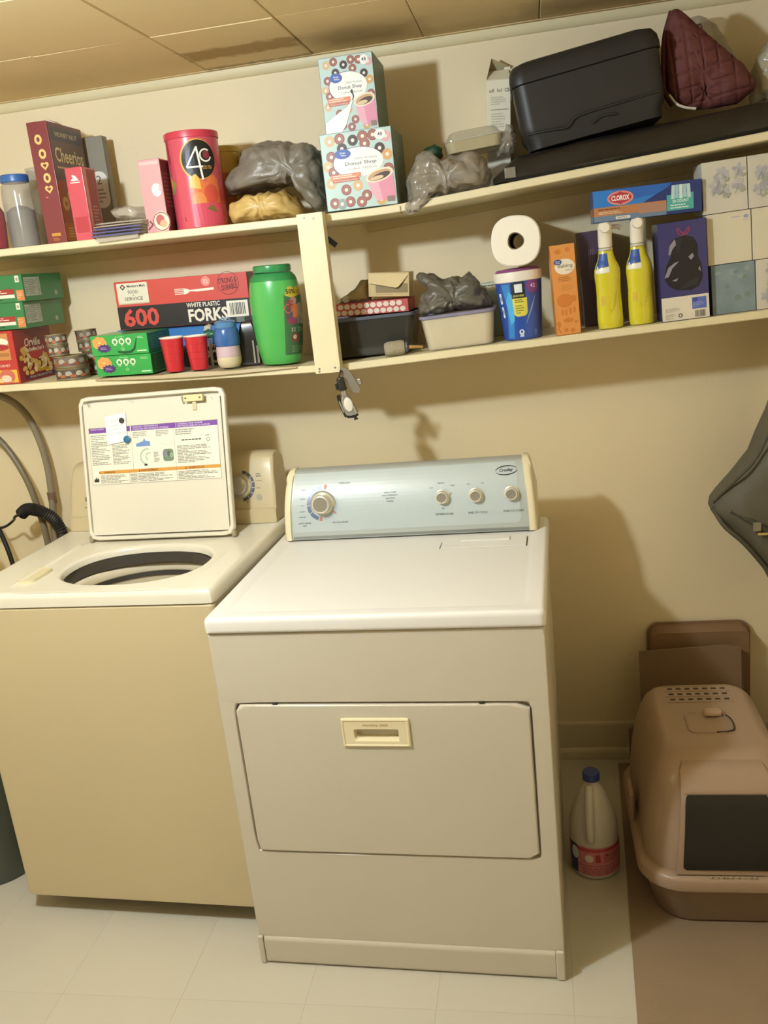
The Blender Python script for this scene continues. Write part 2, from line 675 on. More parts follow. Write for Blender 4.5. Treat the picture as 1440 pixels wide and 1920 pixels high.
# front panel with door opening, pressed kick line and raised corner posts
hx, hz = -.010, .637       # handle centre is the ray origin
ANG = sorted([2 * pi * i / 120 for i in range(120)])
def ringY(cx, cz, ha, hb, r, y, angs=ANG, ox=hx, oz=hz):
    return [(ox + p[0], y, oz + p[1]) for p in ray_ring(cx - ox, cz - oz, ha, hb, r, angs)]
def corner_angs(cx, cz, ha, hb, ox=hx, oz=hz):
    return [atan2(cz + s2 * hb - oz, cx + s1 * ha - ox) % (2 * pi) for s1 in (1, -1) for s2 in (1, -1)]
ANGF = sorted(ANG + corner_angs(0, .449, .3685, .426) + corner_angs(-.001, .512, .331, .194))
fy = -dd / 2
bm = loft([ringY(0, .4405, .3670, .4365, .003, fy + .020, ANGF), ringY(0, .4405, .3685, .4365, .004, fy + .010, ANGF),
           ringY(0, .4405, .3675, .4350, .006, fy + .002, ANGF), ringY(0, .4405, .3650, .4325, .008, fy, ANGF),
           ringY(-.001, .512, .3335, .1965, .014, fy, ANGF), ringY(-.001, .512, .3310, .1940, .013, fy + .003, ANGF),
           ringY(-.001, .512, .3305, .1935, .013, fy + .014, ANGF)], False, True)
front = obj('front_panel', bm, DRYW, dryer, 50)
# pressed ledge over the kick strip
bm = bmesh.new()
prof = [(fy - .0005, .004), (fy - .006, .006), (fy - .0075, .012), (fy - .0075, .066), (fy - .005, .072), (fy - .0005, .076)]
loft([[(x, y, z) for y, z in prof] for x in (-.352, .3470)], bm=bm)
obj('kick_panel', bm, DRYW, dryer, 60)
for x in (-.361, .3545):
    obj('corner_post', bm_box(x - .007, x + .013 if x > 0 else x + .007, fy - .010, fy - .0003, .001, .080, .004, 3), DRYW, dryer, 50)
for x in (-.33, .33):
    for y in (-.27, .27):
        obj('foot', lathe([(.016, 0), (.018, .001), (.018, .006), (.01, .007), (.01, .012)], 16, cx=x, cy=y), mat('#3a3631', .6), dryer, 40)
# door
ANGD = sorted(ANG + corner_angs(hx, hz - .003, .056, .020))
DC = (-.001, .512)
bm = loft([ringY(*DC, .3275, .1905, .012, fy + .012, ANGD), ringY(*DC, .3275, .1905, .012, fy + .001, ANGD), ringY(*DC, .3262, .1892, .0115, fy - .0025, ANGD),
           ringY(*DC, .3235, .1865, .010, fy - .004, ANGD), ringY(hx, hz - .003, .058, .021, .002, fy - .004, ANGD),
           ringY(hx, hz - .003, .058, .021, .002, fy + .010, ANGD)], False, True)
door = obj('door', bm, DRYW, dryer, 50)
# handle: framed pocket with sloped bottom
HN = mat('#eadcb6', .4, var=.04, scale=30)
bm = bmesh.new()
ya = fy - .0042
angh = sorted([2 * pi * i / 48 for i in range(48)] + corner_angs(hx, hz, .075, .033) + corner_angs(hx + .001, hz - .006, .049, .0135))
loft([ringY(hx, hz, .0765, .0345, .002, ya, angh), ringY(hx, hz, .0755, .0335, .002, ya - .005, angh), ringY(hx, hz, .0725, .0305, .002, ya - .006, angh),
      ringY(hx, hz, .0700, .0280, .002, ya - .0042, angh), ringY(hx + .001, hz - .006, .0500, .0150, .001, ya - .004, angh),
      ringY(hx + .001, hz - .002, .0480, .0100, .001, ya + .024, angh)], False, True, bm=bm)
handle = obj('door_handle', bm, HN, door, 25)
sh = Sheet()
sh.text('AutoDry 2000', hx, hz + .0185, .0075, mat('#c8a874', .5), 1, width=.058, bold=.01, shear=.2)
sh.build('embossed_lettering', door, lambda u, v, e: (u, ya - .0040 - e, v))
for (x, z) in ((-.235, .704), (.226, .704)):
    obj('door_bumper', bm_box(x - .006, x + .006, fy - .003, fy + .002, z, z + .004, .001, 1), GAP, dryer)
# lid (top) with a shallow pan and rounded rim
def lv(w, d, r, z):
    return (rrect(w, d, r, 6, 0, 0), z)
bm = loft_xy([lv(dw - .004, dd + .004, .012, .8775), lv(dw + .004, dd + .012, .012, .880), lv(dw + .006, dd + .014, .014, .886), lv(dw + .006, dd + .014, .014, .902),
              lv(dw + .002, dd + .010, .014, .909), lv(dw - .006, dd + .002, .014, .9130), lv(dw - .016, dd - .008, .014, .914),
              lv(dw - .06, dd - .052, .03, .9135), lv(dw - .074, dd - .066, .03, .9105), lv(dw - .09, dd - .08, .03, .910)])
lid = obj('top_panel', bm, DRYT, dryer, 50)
# lint screen cover in the right rear of the top
def W2D(x, y):
    v = Matrix.Rotation(-a, 3, 'Z') @ (Vector((x, y, 0)) - dc)
    return v.x, v.y
lx, ly = W2D(.593, -.468)
obj('lint_cover', bm_box(lx - .108, lx + .108, ly - .050, ly + .030, .9102, .9128, .0012, 2), DRYT, dryer, 40)
obj('lint_cover_lip', bm_box(lx - .060, lx + .065, ly - .006, ly + .020, .9129, .9175, .0009, 2), DRYT, dryer, 40)
obj('lint_cover_gap', bm_box(lx - .1105, lx - .1085, ly - .050, ly + .0, .9102, .9110), GAP, dryer)
obj('lint_cover_gap', bm_box(lx + .1085, lx + .1105, ly - .050, ly + .022, .9102, .9110), GAP, dryer)
# control console: curved face between two ivory end caps
cy0 = W2D(.36, -.392)[1]
def cprof(v):            # face depth (toward the wall) at height v above the top
    t = max(0, min(1, v / .178))
    return cy0 - .004 + .012 * t + .050 * t ** 2.6
def cend(v):
    return max(0, min(1, v / .178)) ** 2 * .012
prof_v = [0.001, .008, .014, .02, .035, .055, .08, .1, .12, .14, .155, .168, .176]
def console_ring(x, inset, grow=0.0, sgn=0):
    pts = []
    for v in prof_v:
        pts.append((x - sgn * cend(v), cprof(v) + inset - grow, H0 + v + (grow if v > .17 else 0)))
    yt = cprof(.176)
    pts.append((x - sgn * cend(.178), yt + inset + .012, H0 + .181 + grow))
    pts.append((x - sgn * cend(.178), yt + .035, H0 + .182 + grow))
    pts.append((x - sgn * cend(.178), yt + .060, H0 + .170 + grow))
    pts.append((x, yt + .072, H0 + .10))
    pts.append((x, yt + .075, H0 + .001))
    return pts
xl, xr = -.3435, .3455
CFACE = mat('#b4bab7', .34, metal=.15, var=.02, scale=4, coat=.25)
bm = bmesh.new()
N_ = 24
rings = []
for i in range(N_ + 1):
    t = i / N_
    x = xl + .0215 + (xr - xl - .043) * t
    pts = console_ring(x, 0, 0)
    # taper with the caps at both ends
    k = (t - .5) * 2
    pts = [(p[0] - k * max(0, min(1, (p[2] - H0) / .178)) ** 2 * .012, p[1], p[2]) for p in pts]
    rings.append(pts)
loft(rings, bm=bm)
console = obj('control_console', bm, CFACE, dryer, 50)
for sgn, x in ((-1, xl), (1, xr)):
    bm = bmesh.new()
    rr = []
    for (dx, gi) in ((0, .006), (.004, -.001), (.010, -.004), (.0195, -.004), (.0215, .000)):
        xx = x - sgn * dx
        ring = console_ring(xx, 0, 0, sgn)
        cyc, czc = sum(p[1] for p in ring) / len(ring), H0 + .08
        ring = [(p[0], p[1] + (gi if p[1] < cyc else -gi), p[2] - (gi if p[2] > H0 + .15 else 0)) for p in ring]
        rr.append(ring)
    loft(rr, bm=bm)
    obj('end_cap', bm, IVORY, dryer, 50)
# printed face
def cmap(u, v, e):
    k = u / .32
    return (u - k * max(0, min(1, v / .178)) ** 2 * .012, cprof(v) - e, H0 + v)
sh = Sheet()
BL = mat('#b9c3c4', .36, metal=.0, var=.02, scale=5, coat=.2)
GR = mat('#8f938f', .35, metal=.4)
pts = [(-.318, .022), (.288, .022), (.300, .026), (.305, .038), (.305, .174), (-.318, .174)]
sh.poly(pts, BL, 0)
sh.rect(-.319, .003, .322, .0105, GR, 0)
K = ink('#3d4448')
kx = W2D(.154, -.39)[0]
dk = mat('#6d7794', .35, metal=.2)
for a0, a1 in ((100, 118), (121, 150), (153, 185), (188, 214), (217, 252)):
    sh.arc(kx, .098, .036, .046, radians(a0), radians(a1), dk, 1, 8)
for a0, a1, h in ((78, 88, '#b77f6e'), (256, 268, '#b77f6e'), (-40, -33, '#b77f6e')):
    sh.arc(kx, .098, .035, .047, radians(a0), radians(a1), h, 1, 3)
sh.arc(kx, .098, .036, .044, radians(-85), radians(70), mat('#a9b3bb', .3), 1, 14)
for i, (ang, t) in enumerate(((128, 'DELAY'), (163, 'NORMAL'), (185, 'DRY'), (205, 'LESS DRY'), (228, 'DAMP DRY'))):
    sh.text(t, kx - .058, .098 + .046 * sin(radians(ang)), .0028, K, 2)
for i, (ang, t) in enumerate(((55, '60'), (30, '50'), (5, '40'), (-20, '30'))):
    sh.text(t, kx + .052 * cos(radians(ang)), .098 + .050 * sin(radians(ang)), .0028, mat('#8a9296', .4), 2)
sh.text('AUTO SENSE', kx - .052, .047, .0042, K, 2)
sh.text('DRY', kx - .052, .040, .0042, K, 2)
sh.text('AIR ONLY/FLUFF', kx + .048, .046, .0042, K, 2)
sh.text('TIMED DRY', kx + .060, .146, .0045, K, 2)
for i, t in enumerate(('ENERGY SAVER', 'BULKY ITEMS/HEAVY', 'PERM PRESS', 'NORMAL')):
    sh.text(t, kx + .190, .117 - .0075 * i, .0034, K, 2)
k3 = [W2D(x, -.38)[0] for x in (.487, .577, .671)]
for x, t in zip(k3, ('TEMPERATURE', 'END OF CYCLE', 'PUSH TO START')):
    sh.text(t, x + .002, .054, .0052, K, 2)
for dx, dz, t in ((-.029, .122, 'LOW'), (-.002, .1325, 'MEDIUM'), (.030, .1255, 'HIGH'), (0, .069, 'AIR')):
    sh.text(t, k3[0] + dx, dz, .0034, K, 2)
for dx, dz, t in ((-.018, .126, 'OFF'), (.020, .127, 'ON')):
    sh.text(t, k3[1] + dx, dz, .0034, K, 2)
lgx = W2D(.665, -.36)[0]
for a0, a1 in ((15, 175), (195, 355)):
    n = 22
    for i in range(n):
        t0, t1 = radians(a0 + (a1 - a0) * i / n), radians(a0 + (a1 - a0) * (i + 1) / n)
        w0, w1 = .0012 + .0030 * sin(pi * i / n), .0012 + .0030 * sin(pi * (i + 1) / n)
        P = lambda t, r: (lgx + (.0285 + r * 1.4) * cos(t) + .0, .154 + (.0090 + r) * sin(t) + .06 * (.0285 + r) * cos(t))
        sh.poly([P(t0, 0), P(t0, w0 * .6), P(t1, w1 * .6), P(t1, 0)], '#14130f', 1)
sh.text('Crosley', lgx, .154, .0098, '#14130f', 2, width=.037, bold=.02, shear=.25, rot=.05)
sh.build('console_print', dryer, cmap, maxlen=.012)
ALU = mat('#cfcabb', .25, metal=.75, var=.03, scale=60)
def knob(r, h, x, v, rim=None):
    b = lathe([(r * 1.22, 0), (r * 1.22, h * .12), (r * 1.05, h * .2), (r * 1.0, h * .85), (r * .93, h), (r * .8, h * 1.03), (r * .76, h * .96), (r * .3, h * .94)], 36)
    bmesh.ops.rotate(b, verts=b.verts[:], matrix=Matrix.Rotation(pi / 2 - .12, 3, 'X'))
    o = obj('knob', b, mat('#d9d3c2', .3, metal=.35, coat=.3), dryer, 35, loc=cmap(x, v, .0012))
    b = lathe([(r * .78, h * .955), (r * .78, h * 1.0), (r * .72, h * 1.01)], 36)
    bmesh.ops.rotate(b, verts=b.verts[:], matrix=Matrix.Rotation(pi / 2 - .12, 3, 'X'))
    obj('knob_cap', b, ALU, o, 35)
    return o
kb = knob(.0255, .028, kx, .098)
b = lathe([(.0352, 0), (.0352, .002), (.0335, .004), (.024, .004)], 40, cap1=False)
bmesh.ops.rotate(b, verts=b.verts[:], matrix=Matrix.Rotation(pi / 2 - .12, 3, 'X'))
obj('knob_skirt', b, mat('#d5cfbd', .25, metal=.5), dryer, 35, loc=cmap(kx, .098, .001))
for x in k3:
    knob(.0165, .018, x, .098)
b = bm_box(-.0012, .0012, -.0015, 0, .010, .0165, .0003, 1)
obj('pointer', b, mat('#d9d3c2', .3), dryer, loc=cmap(k3[0] + .0115, .101, .006)).rotation_euler = (0, radians(38), 0)

# ================================================================ WASHER
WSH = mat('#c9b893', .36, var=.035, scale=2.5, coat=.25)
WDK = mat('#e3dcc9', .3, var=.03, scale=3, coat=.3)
a = -.0464
ww, wd = .686, .66
wcn = Vector((-.0193, -.8127, 0)) + Matrix.Rotation(a, 3, 'Z') @ Vector((-ww / 2, wd / 2, 0))
washer = thing('washing_machine', 'cream top-loading washing machine with its lid open and instruction label inside', 'washer', wcn, (0, 0, a))
def W2W(x, y, aa=a, c0=wcn.copy()):
    v = Matrix.Rotation(-aa, 3, 'Z') @ (Vector((x, y, 0)) - c0)
    return v.x, v.y
def lv(w, d, r, z):
    return (rrect(w, d, r, 6), z)
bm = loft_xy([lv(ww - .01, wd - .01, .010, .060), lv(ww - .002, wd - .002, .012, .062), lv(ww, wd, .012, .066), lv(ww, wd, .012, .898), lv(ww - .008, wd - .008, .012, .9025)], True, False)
obj('cabinet', bm, WSH, washer, 40)
for x in (-.30, .30):
    for y in (-.21, .28):
        obj('foot', lathe([(.018, .0005), (.021, .002), (.021, .012), (.009, .014), (.009, .061)], 16, cx=x, cy=y), mat('#4b443a', .6), washer, 40)
obj('base_frame', bm_box(-.28, .31, -.24, .30, .040, .0598, .004), mat('#4a4338', .7), washer)
# top deck with round opening
ox, oy = .037, -.098
AW = sorted([2 * pi * i / 144 for i in range(144)])
def rr3(w, d, r, z, cx=0, cy=0):
    return [(ox + p[0], oy + p[1], z) for p in ray_ring(cx - ox, cy - oy, w / 2, d / 2, r, AWd)]
AWd = sorted(AW + [atan2(s2 * (wd / 2) - oy, s1 * ww / 2 - ox) % (2 * pi) for s1 in (1, -1) for s2 in (1, -1)])
def el3(rx, ry, z):
    # squarish ellipse opening
    pts = []
    for th in AWd:
        c_, s_ = cos(th), sin(th)
        t = (abs(c_ / rx) ** 2.3 + abs(s_ / ry) ** 2.3) ** (-1 / 2.3)
        pts.append((ox + t * c_, oy + t * s_, z))
    return pts
bm = loft([rr3(ww - .004, wd - .004, .014, .9035), rr3(ww + .004, wd + .004, .016, .9055), rr3(ww + .004, wd + .004, .018, .926), rr3(ww - .002, wd - .002, .018, .935),
           rr3(ww - .014, wd - .014, .018, .9395), rr3(ww - .03, wd - .03, .02, .940), rr3(.500, .440, .05, .9395, .027, -.105), rr3(.490, .430, .05, .934, .027, -.105),
           el3(.208, .163, .932), el3(.202, .157, .930), el3(.198, .152, .924), el3(.196, .150, .912)], False, False)
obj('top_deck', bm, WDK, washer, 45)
# shallow bleach tray hollow at the left of the opening
obj('bleach_well', loft_xy([(rrect(.055, .11, .02, 5, -.212, -.185), .933), (rrect(.055, .11, .02, 5, -.212, -.185), .9402), (rrect(.050, .105, .018, 5, -.212, -.185), .9408), (rrect(.045, .10, .018, 5, -.212, -.185), .9402), (rrect(.04, .09, .018, 5, -.212, -.185), .9375)], True, True),
    mat('#ddd0aa', .4, var=.1), washer, 40)
def elr(prof, n=72):
    return loft([[(ox + rx * cos(2 * pi * i / n), oy + ry * sin(2 * pi * i / n), z) for i in range(n)] for rx, ry, z in prof], False, False)
obj('tub_ring', elr([(.2, .154, .9115), (.2, .154, .880), (.235, .21, .879)]), mat('#4a443d', .5), washer, 45)
bal = elr([(.212, .20, .872), (.203, .188, .877), (.195, .178, .877), (.188, .17, .872), (.186, .168, .855), (.19, .172, .850)])
obj('balance_ring', bal, mat('#ded3b8', .3, coat=.2), washer, 60)
obj('basket_gap_shade', elr([(.191, .173, .851), (.189, .170, .838), (.195, .18, .835)]), mat('#3b352e', .5), washer, 60)  # dark gap between balance ring and basket, its shade put into the colour
bk = elr([(.192, .175, .840), (.197, .182, .60), (.197, .182, .53), (.16, .15, .51), (.05, .05, .50), (.001, .001, .50)])
obj('basket', bk, mat('#d8cbae', .35, var=.04), washer, 45)
# agitator
obj('agitator', lathe([(.14, .505), (.13, .53), (.06, .57), (.045, .70), (.04, .78), (.03, .80), (.004, .805)], 32, cx=ox, cy=oy), mat('#e4dac3', .35), washer, 45)
# open lid
lb = W2W(-.322, -.385)
lean = -radians(11.5)
lidt = obj('lid', bmesh.new(), WDK, washer)
lidt.location = (lb[0], lb[1], .9425)
lidt.rotation_euler = (lean, 0, 0)
LW, LH = .447, .412
AL = sorted([2 * pi * i / 100 for i in range(100)])
def lr(ha, hb, r, y, cz=LH / 2, cx=0):
    return [(p[0], y, LH / 2 + p[1]) for p in ray_ring(cx, cz - LH / 2, ha, hb, r, AL)]
bm = loft([lr(LW / 2 - .006, LH / 2 - .006, .018, .022), lr(LW / 2, LH / 2, .022, .016), lr(LW / 2, LH / 2, .022, .004), lr(LW / 2 - .002, LH / 2 - .002, .022, .0005),
           lr(LW / 2 - .004, LH / 2 - .004, .02, 0), lr(LW / 2 - .010, LH / 2 - .011, .016, .0005), lr(LW / 2 - .012, LH / 2 - .0135, .015, .018),
           lr(LW / 2 - .012, LH / 2 - .0135, .015, .0185)], True, True)
bm.to_mesh(lidt.data)
bm.free()
for p in lidt.data.polygons:
    p.use_smooth = True
lidt.data.set_sharp_from_angle(angle=radians(45))
# inner liner panel, with a stepped top edge as in the photo
topz = LH - .020
inner = [(-LW / 2 + .0145, .0155), (LW / 2 - .0145, .0155), (LW / 2 - .0145, LH - .026), (LW / 2 - .030, LH - .030), (LW / 2 - .036, LH - .036), (LW / 2 - .044, LH - .027), (LW / 2 - .052, LH - .028),
         (LW / 2 - .055, LH - .042), (LW / 2 - .125, LH - .042), (LW / 2 - .13, LH - .0195), (LW / 2 - .16, LH - .0195), (LW / 2 - .19, LH - .024), (-.05, LH - .027), (-.075, LH - .0195),
         (-LW / 2 + .06, LH - .0195), (-LW / 2 + .042, LH - .021), (-LW / 2 + .034, LH - .034), (-LW / 2 + .026, LH - .021), (-LW / 2 + .0145, LH - .021)]
bm = loft([[(x, .0178, z) for x, z in inner], [(x, .0025, z) for x, z in inner]])
obj('lid_liner', bm, WDK, lidt, 40)
obj('latch', bm_box(LW / 2 - .120, LW / 2 - .062, -.006, .006, LH - .036, LH - .017, .002), mat('#e3d7a0', .4), lidt)
obj('latch_tongue', bm_box(LW / 2 - .096, LW / 2 - .084, -.001, .0022, LH - .060, LH - .0365, .0008), mat('#cfc39c', .4), lidt)
for x in (LW / 2 - .112, LW / 2 - .07):
    b = lathe([(.003, 0), (.003, .001), (.001, .0015)], 10)
    bmesh.ops.rotate(b, verts=b.verts[:], matrix=Matrix.Rotation(pi / 2, 3, 'X'))
    obj('screw', b, mat('#7b7154', .4, .6), lidt, loc=(x, -.0061, LH - .026))
for x in (-LW / 2 + .004, LW / 2 - .004):
    obj('hinge_pin', bm_box(x - .006, x + .006, .002, .016, -.004, .012, .002), mat('#9b8f74', .5), washer, loc=lidt.location)
# instruction label
sh = Sheet()
u0, u1, v0, v1 = -.197, .197, .160, .322
sh.rect(u0, v0, u1, v1, '#f0ead6', 0)
PU, OR, T = '#7a48a0', '#d79a45', '#918d84'
cw = (u1 - u0)
c1, c2 = u0 + cw * .335, u0 + cw * .665
for x0, x1 in ((u0, c1 - .003), (c1, c2), (c2, u1)):
    sh.rect(x0, v1 - .015, x1, v1, PU, 1)
sh.text('WHAT IS NEW', u0 + .006, v1 - .0045, .0045, '#efe6f5', 2, align='L')
sh.text('HAVE BEST PERFORMANCE', c1 + .006, v1 - .0045, .0045, '#efe6f5', 2, align='L')
sh.text('POUR UNE PERFORMANCE OPTIMALE', c1 + .006, v1 - .0108, .0045, '#efe6f5', 2, align='L')
sh.text('2. LOADING YOUR WASHER', c2 + .006, v1 - .0045, .0045, '#efe6f5', 2, align='L')
sh.text('2. METTRE EN MARCHE LA LAVEUSE', c2 + .006, v1 - .0108, .0045, '#efe6f5', 2, align='L')
sh.lines(u0 + .004, .215, u0 + cw * .16, v1 - .02, 18, T, 1, seed=5)
sh.lines(u0 + cw * .175, .215, c1 - .006, v1 - .05, 14, T, 1, seed=6)
sh.lines(c1 + .004, v1 - .036, c1 + cw * .15, v1 - .018, 4, T, 1, seed=7)
sh.lines(c1 + cw * .19, v1 - .036, c2 - .004, v1 - .018, 4, T, 1, seed=8)
# the little pictures: folding, arrows, loaded basket
sh.poly([(c1 + .012, .262), (c1 + .055, .262), (c1 + .055, .275), (c1 + .042, .277), (c1 + .038, .285), (c1 + .034, .276), (c1 + .012, .270)], '#6f8fc4', 1)
sh.arc(c1 + .045, .232, .020, .024, radians(80), radians(260), '#a9c4a0', 1, 10)
sh.arc(c1 + .050, .232, .009, .012, radians(60), radians(240), '#a9c4a0', 1, 8)
sh.rect(c1 + .033, .207, c1 + .042, .212, '#222222', 1)
sh.lines(c1 + .064, .215, c1 + .082, .245, 7, T, 1, seed=9)
sh.ell(c2 - .022, .268, .017, .006, '#cfd0c8', 1)
sh.ell(c2 - .022, .268, .0155, .005, '#f0ead6', 2)
sh.rect(c2 - .038, .216, c2 - .006, .250, '#77866f', 1, r=.008)
for i, h in enumerate(('#8b77a0', '#6a9a72', '#5c5f66', '#92a58a')):
    sh.ell(c2 - .033 + .007 * i, .237 - .004 * (i % 2), .006, .008, h, 2, 12)
sh.lines(c2 + .004, v1 - .036, c2 + .07, v1 - .018, 3, T, 1, seed=10)
for i in range(6):
    sh.rect(c2 + .022 + .010 * i, .2705, c2 + .030 + .010 * i, .2735, '#4a4a4a', 1)
sh.text('HOT', c2 + .100, .281, .004, '#3a3a3a', 2)
sh.arc(c2 + .101, .270, .004, .0052, 0, 2 * pi, '#7a7a7a', 1, 12)
sh.lines(c2 + .006, .208, c2 + .115, .258, 12, T, 1, seed=11)
# warnings
vo = .199
sh.rect(u0 + .024, vo - .009, u1, vo, OR, 1)
for x, t in ((u0 + .055, 'WARNING'), (c1 + .048, 'AVERTISSEMENT'), (c2 + .060, 'ADVERTENCIA')):
    sh.text(t, x, vo - .0045, .0052, '#5a2d12', 2, bold=.01)
    sh.poly([(x - .034, vo - .007), (x - .029, vo - .007), (x - .0315, vo - .002)], '#5a2d12', 2)
sh.lines(u0 + .026, v0 + .003, c1 - .018, vo - .012, 6, T, 1, seed=12)
sh.lines(c1 - .012, v0 + .003, c2 - .006, vo - .012, 6, T, 1, seed=13)
sh.lines(c2 + .004, v0 + .003, u1 - .004, vo - .012, 6, T, 1, seed=14)
sh.poly([(u0 + .005, .168), (u0 + .020, .168), (u0 + .020, .176), (u0 + .017, .180), (u0 + .014, .175), (u0 + .011, .182), (u0 + .008, .175), (u0 + .005, .177)], '#332c26', 1)
for x in (c1 - .015, c2):
    sh.rect(x - .0004, v0, x + .0004, vo, T, 1)
for x in (c1 - .001, c2):
    sh.rect(x - .0003, vo, x + .0003, v1 - .015, '#9b978c', 1)
for (x0, y0, x1, y1) in ((u0, v0, u1, v0 + .0007), (u0, v1 - .0007, u1, v1), (u0, v0, u0 + .0007, v1), (u1 - .0007, v0, u1, v1)):
    sh.rect(x0, y0, x1, y1, '#a49d8a', 1)
sh.build('instruction_label', lidt, lambda u, v, e: (u, .0025 - e, v))
# console of the washer
wy0 = W2W(-.33, -.272)[1]
cx0, cx1 = W2W(-.668, -.25)[0], W2W(-.008, -.27)[0]
WCV = [(0, .0), (.002, .012), (.006, .040), (.014, .042), (.030, .10), (.046, .15), (.060, .178), (.070, .190), (.088, .195), (.115, .193), (.135, .18), (.14, .0)]
bm = bmesh.new()
rr = []
for t in (0, .006, .02, .06, .5, .94, .98, .994, 1):
    x = cx0 + (cx1 - cx0) * t
    e = min(t, 1 - t)
    sq = {0: .93, .006: .97}.get(round(e, 3), .99 if e < .03 else 1.0)
    k = (t - .5) * 2
    rr.append([(x - k * .006 * (z / .2) ** 2, wy0 + y + (1 - sq) * .06, .941 + z * sq) for y, z in WCV])
loft(rr, bm=bm)
obj('control_console', bm, WSH, washer, 40)
def wmap(u, v, e):
    yy = .1
    for (ya_, za_), (yb_, zb_) in zip(WCV[1:8], WCV[2:9]):
        if za_ <= v <= zb_:
            yy = ya_ + (yb_ - ya_) * (v - za_) / (zb_ - za_)
            break
    return (u, wy0 + yy - e * 1.4, .941 + v)
sh = Sheet()
kx = W2W(-.113, -.26)[0]
sh.arc(kx, .105, .036, .044, radians(-80), radians(80), '#4e5566', 0, 16)
for aa in (60, 38, 15, -8, -30, -52):
    sh.rect(kx + .040 * cos(radians(aa)) - .004, .105 + .040 * sin(radians(aa)) - .0008, kx + .040 * cos(radians(aa)) + .004, .105 + .040 * sin(radians(aa)) + .0008, '#d8d2c4', 1, rot=radians(aa))
sh.lines(kx + .048, .128, kx + .066, .140, 2, '#8a8474', 1)
sh.text('NORMAL', kx + .058, .118, .003, '#7c7668', 1)
sh.text('RINSE', kx + .055, .098, .003, '#7c7668', 1)
sh.ell(kx + .056, .072, .0085, .0085, '#a9a290', 0, 18)
sh.ell(kx + .020, .060, .002, .002, '#4a4438', 0, 10)
kx2 = W2W(-.63, -.26)[0]
sh.rect(kx2 + .016, .085, kx2 + .020, .098, '#5a5348', 0, r=.0015)
sh.lines(kx2 + .012, .065, kx2 + .022, .070, 1, '#5a5348', 0)
sh.build('console_print', washer, wmap)
b = lathe([(.034, 0), (.034, .004), (.028, .008), (.026, .022), (.022, .025), (.004, .026)], 36)
bmesh.ops.rotate(b, verts=b.verts[:], matrix=Matrix.Rotation(pi / 2 - .28, 3, 'X'))
obj('knob', b, mat('#c6c0b2', .3, metal=.4), washer, 35, loc=wmap(kx, .105, .0012))

# note and magnets on the lid underside
Mlid = Matrix.Translation(wcn) @ Matrix.Rotation(washer.rotation_euler.z, 4, 'Z') @ Matrix.Translation(lidt.location) @ Matrix.Rotation(lean, 4, 'X')
def lid_world(o, u, v, e, rot=0.0):
    o.matrix_world = Mlid @ Matrix.Translation((u, .0025 - e, v)) @ Matrix.Rotation(rot, 4, 'Y')
nt_ = thing('paper_note', 'small white handwritten paper note held on the open washer lid', 'note')
lid_world(nt_, -.109, .318, .0026, radians(-3))
bm = loft([[(x, -.0 + (.0015 if z < -.03 else 0) * -1, z) for x, z in ((-.033, -.044), (.03, -.040), (.034, .040), (-.032, .036))],
           [(x, -.0004 + (.0015 if z < -.03 else 0) * -1, z) for x, z in ((-.033, -.044), (.03, -.040), (.034, .040), (-.032, .036))]])
obj('sheet', bm, mat('#f4f4f0', .6), nt_)
sh = Sheet()
rn = random.Random(2)
for i in range(4):
    v = .020 - .012 * i
    x = -.024
    pts = []
    for k in range(16):
        x += .0028 if i < 3 else .0034
        pts.append((x, v + rn.uniform(-.002, .002) + (.0 if k % 5 else .002)))
        if k % 6 == 5:
            sh.line(pts, .0006, '#a79f94', 0)
            pts = []
    if len(pts) > 1:
        sh.line(pts, .0006, '#a79f94', 0)
sh.build('handwriting', nt_, lambda u, v, e: (u, -.0022 - e, v))
for nm, col, u, v, lab in (('magnet', '#3c362f', -.089, .338, 'round dark magnet at the top of the note on the washer lid'),
                           ('magnet', '#2f6a90', -.077, .284, 'round blue magnet at the lower corner of the note on the washer lid')):
    r = .0078 if col == '#3c362f' else .0105
    b = lathe([(r, 0), (r, .002), (r * .85, .0032), (r * .3, .0036)], 24)
    bmesh.ops.rotate(b, verts=b.verts[:], matrix=Matrix.Rotation(pi / 2, 3, 'X'))
    o = obj(nm, b, mat(col, .4), None, 40)
    lid_world(o, u, v, .0056)
    tag(o, lab, 'magnet')

# ================================================================ THINGS ON THE SHELVES
def carton(name, label, x0, x1, h, yf, d, m, zf=zU, z=None, tilt=None, yaw=0.0, group=None, cat='box', flap=True, dz=.0008):
    w = x1 - x0
    x = (x0 + x1) / 2
    if z is None:
        z, tl = on_shelf(zf, x, dz)
        if tilt is None:
            tilt = tl
    t = thing(name, label, cat, (x, yf + d / 2, z), (0, tilt or 0, yaw), group)
    carton_body(w, d, h, m, t)
    LAST['t'], LAST['dims'] = t, (w, d, h, m)
    if flap:
        tp = bmesh.new()
        bm_box(-w / 2 + .002, w / 2 - .002, -d / 2 + .001, -d * .02, h + .0001, h + .0007, 0, 1, tp)
        bm_box(-w / 2 + .002, w / 2 - .002, d * .02, d / 2 - .001, h + .0001, h + .0007, 0, 1, tp)
        obj('top_flaps', tp, m, t)
    return t, w, d, h

# ---- upper shelf, from the left
# dark red tub cut by the frame
z, tl = on_shelf(zU, -.70)
t = thing('storage_tub', 'dark pinkish red plastic tub at the far left end of upper shelf', 'tub', (-.722, -.27, z), (0, tl, 0))
obj('body', lathe([(.040, 0), (.046, .004), (.052, .07), (.052, .10), (.044, .115), (.040, .118)], 32), mat('#a2454f', .35, coat=.3), t, 40)
obj('rim', lathe([(.0445, .1165), (.0445, .124), (.036, .126), (.01, .127)], 32), mat('#b65a62', .35), t, 40)
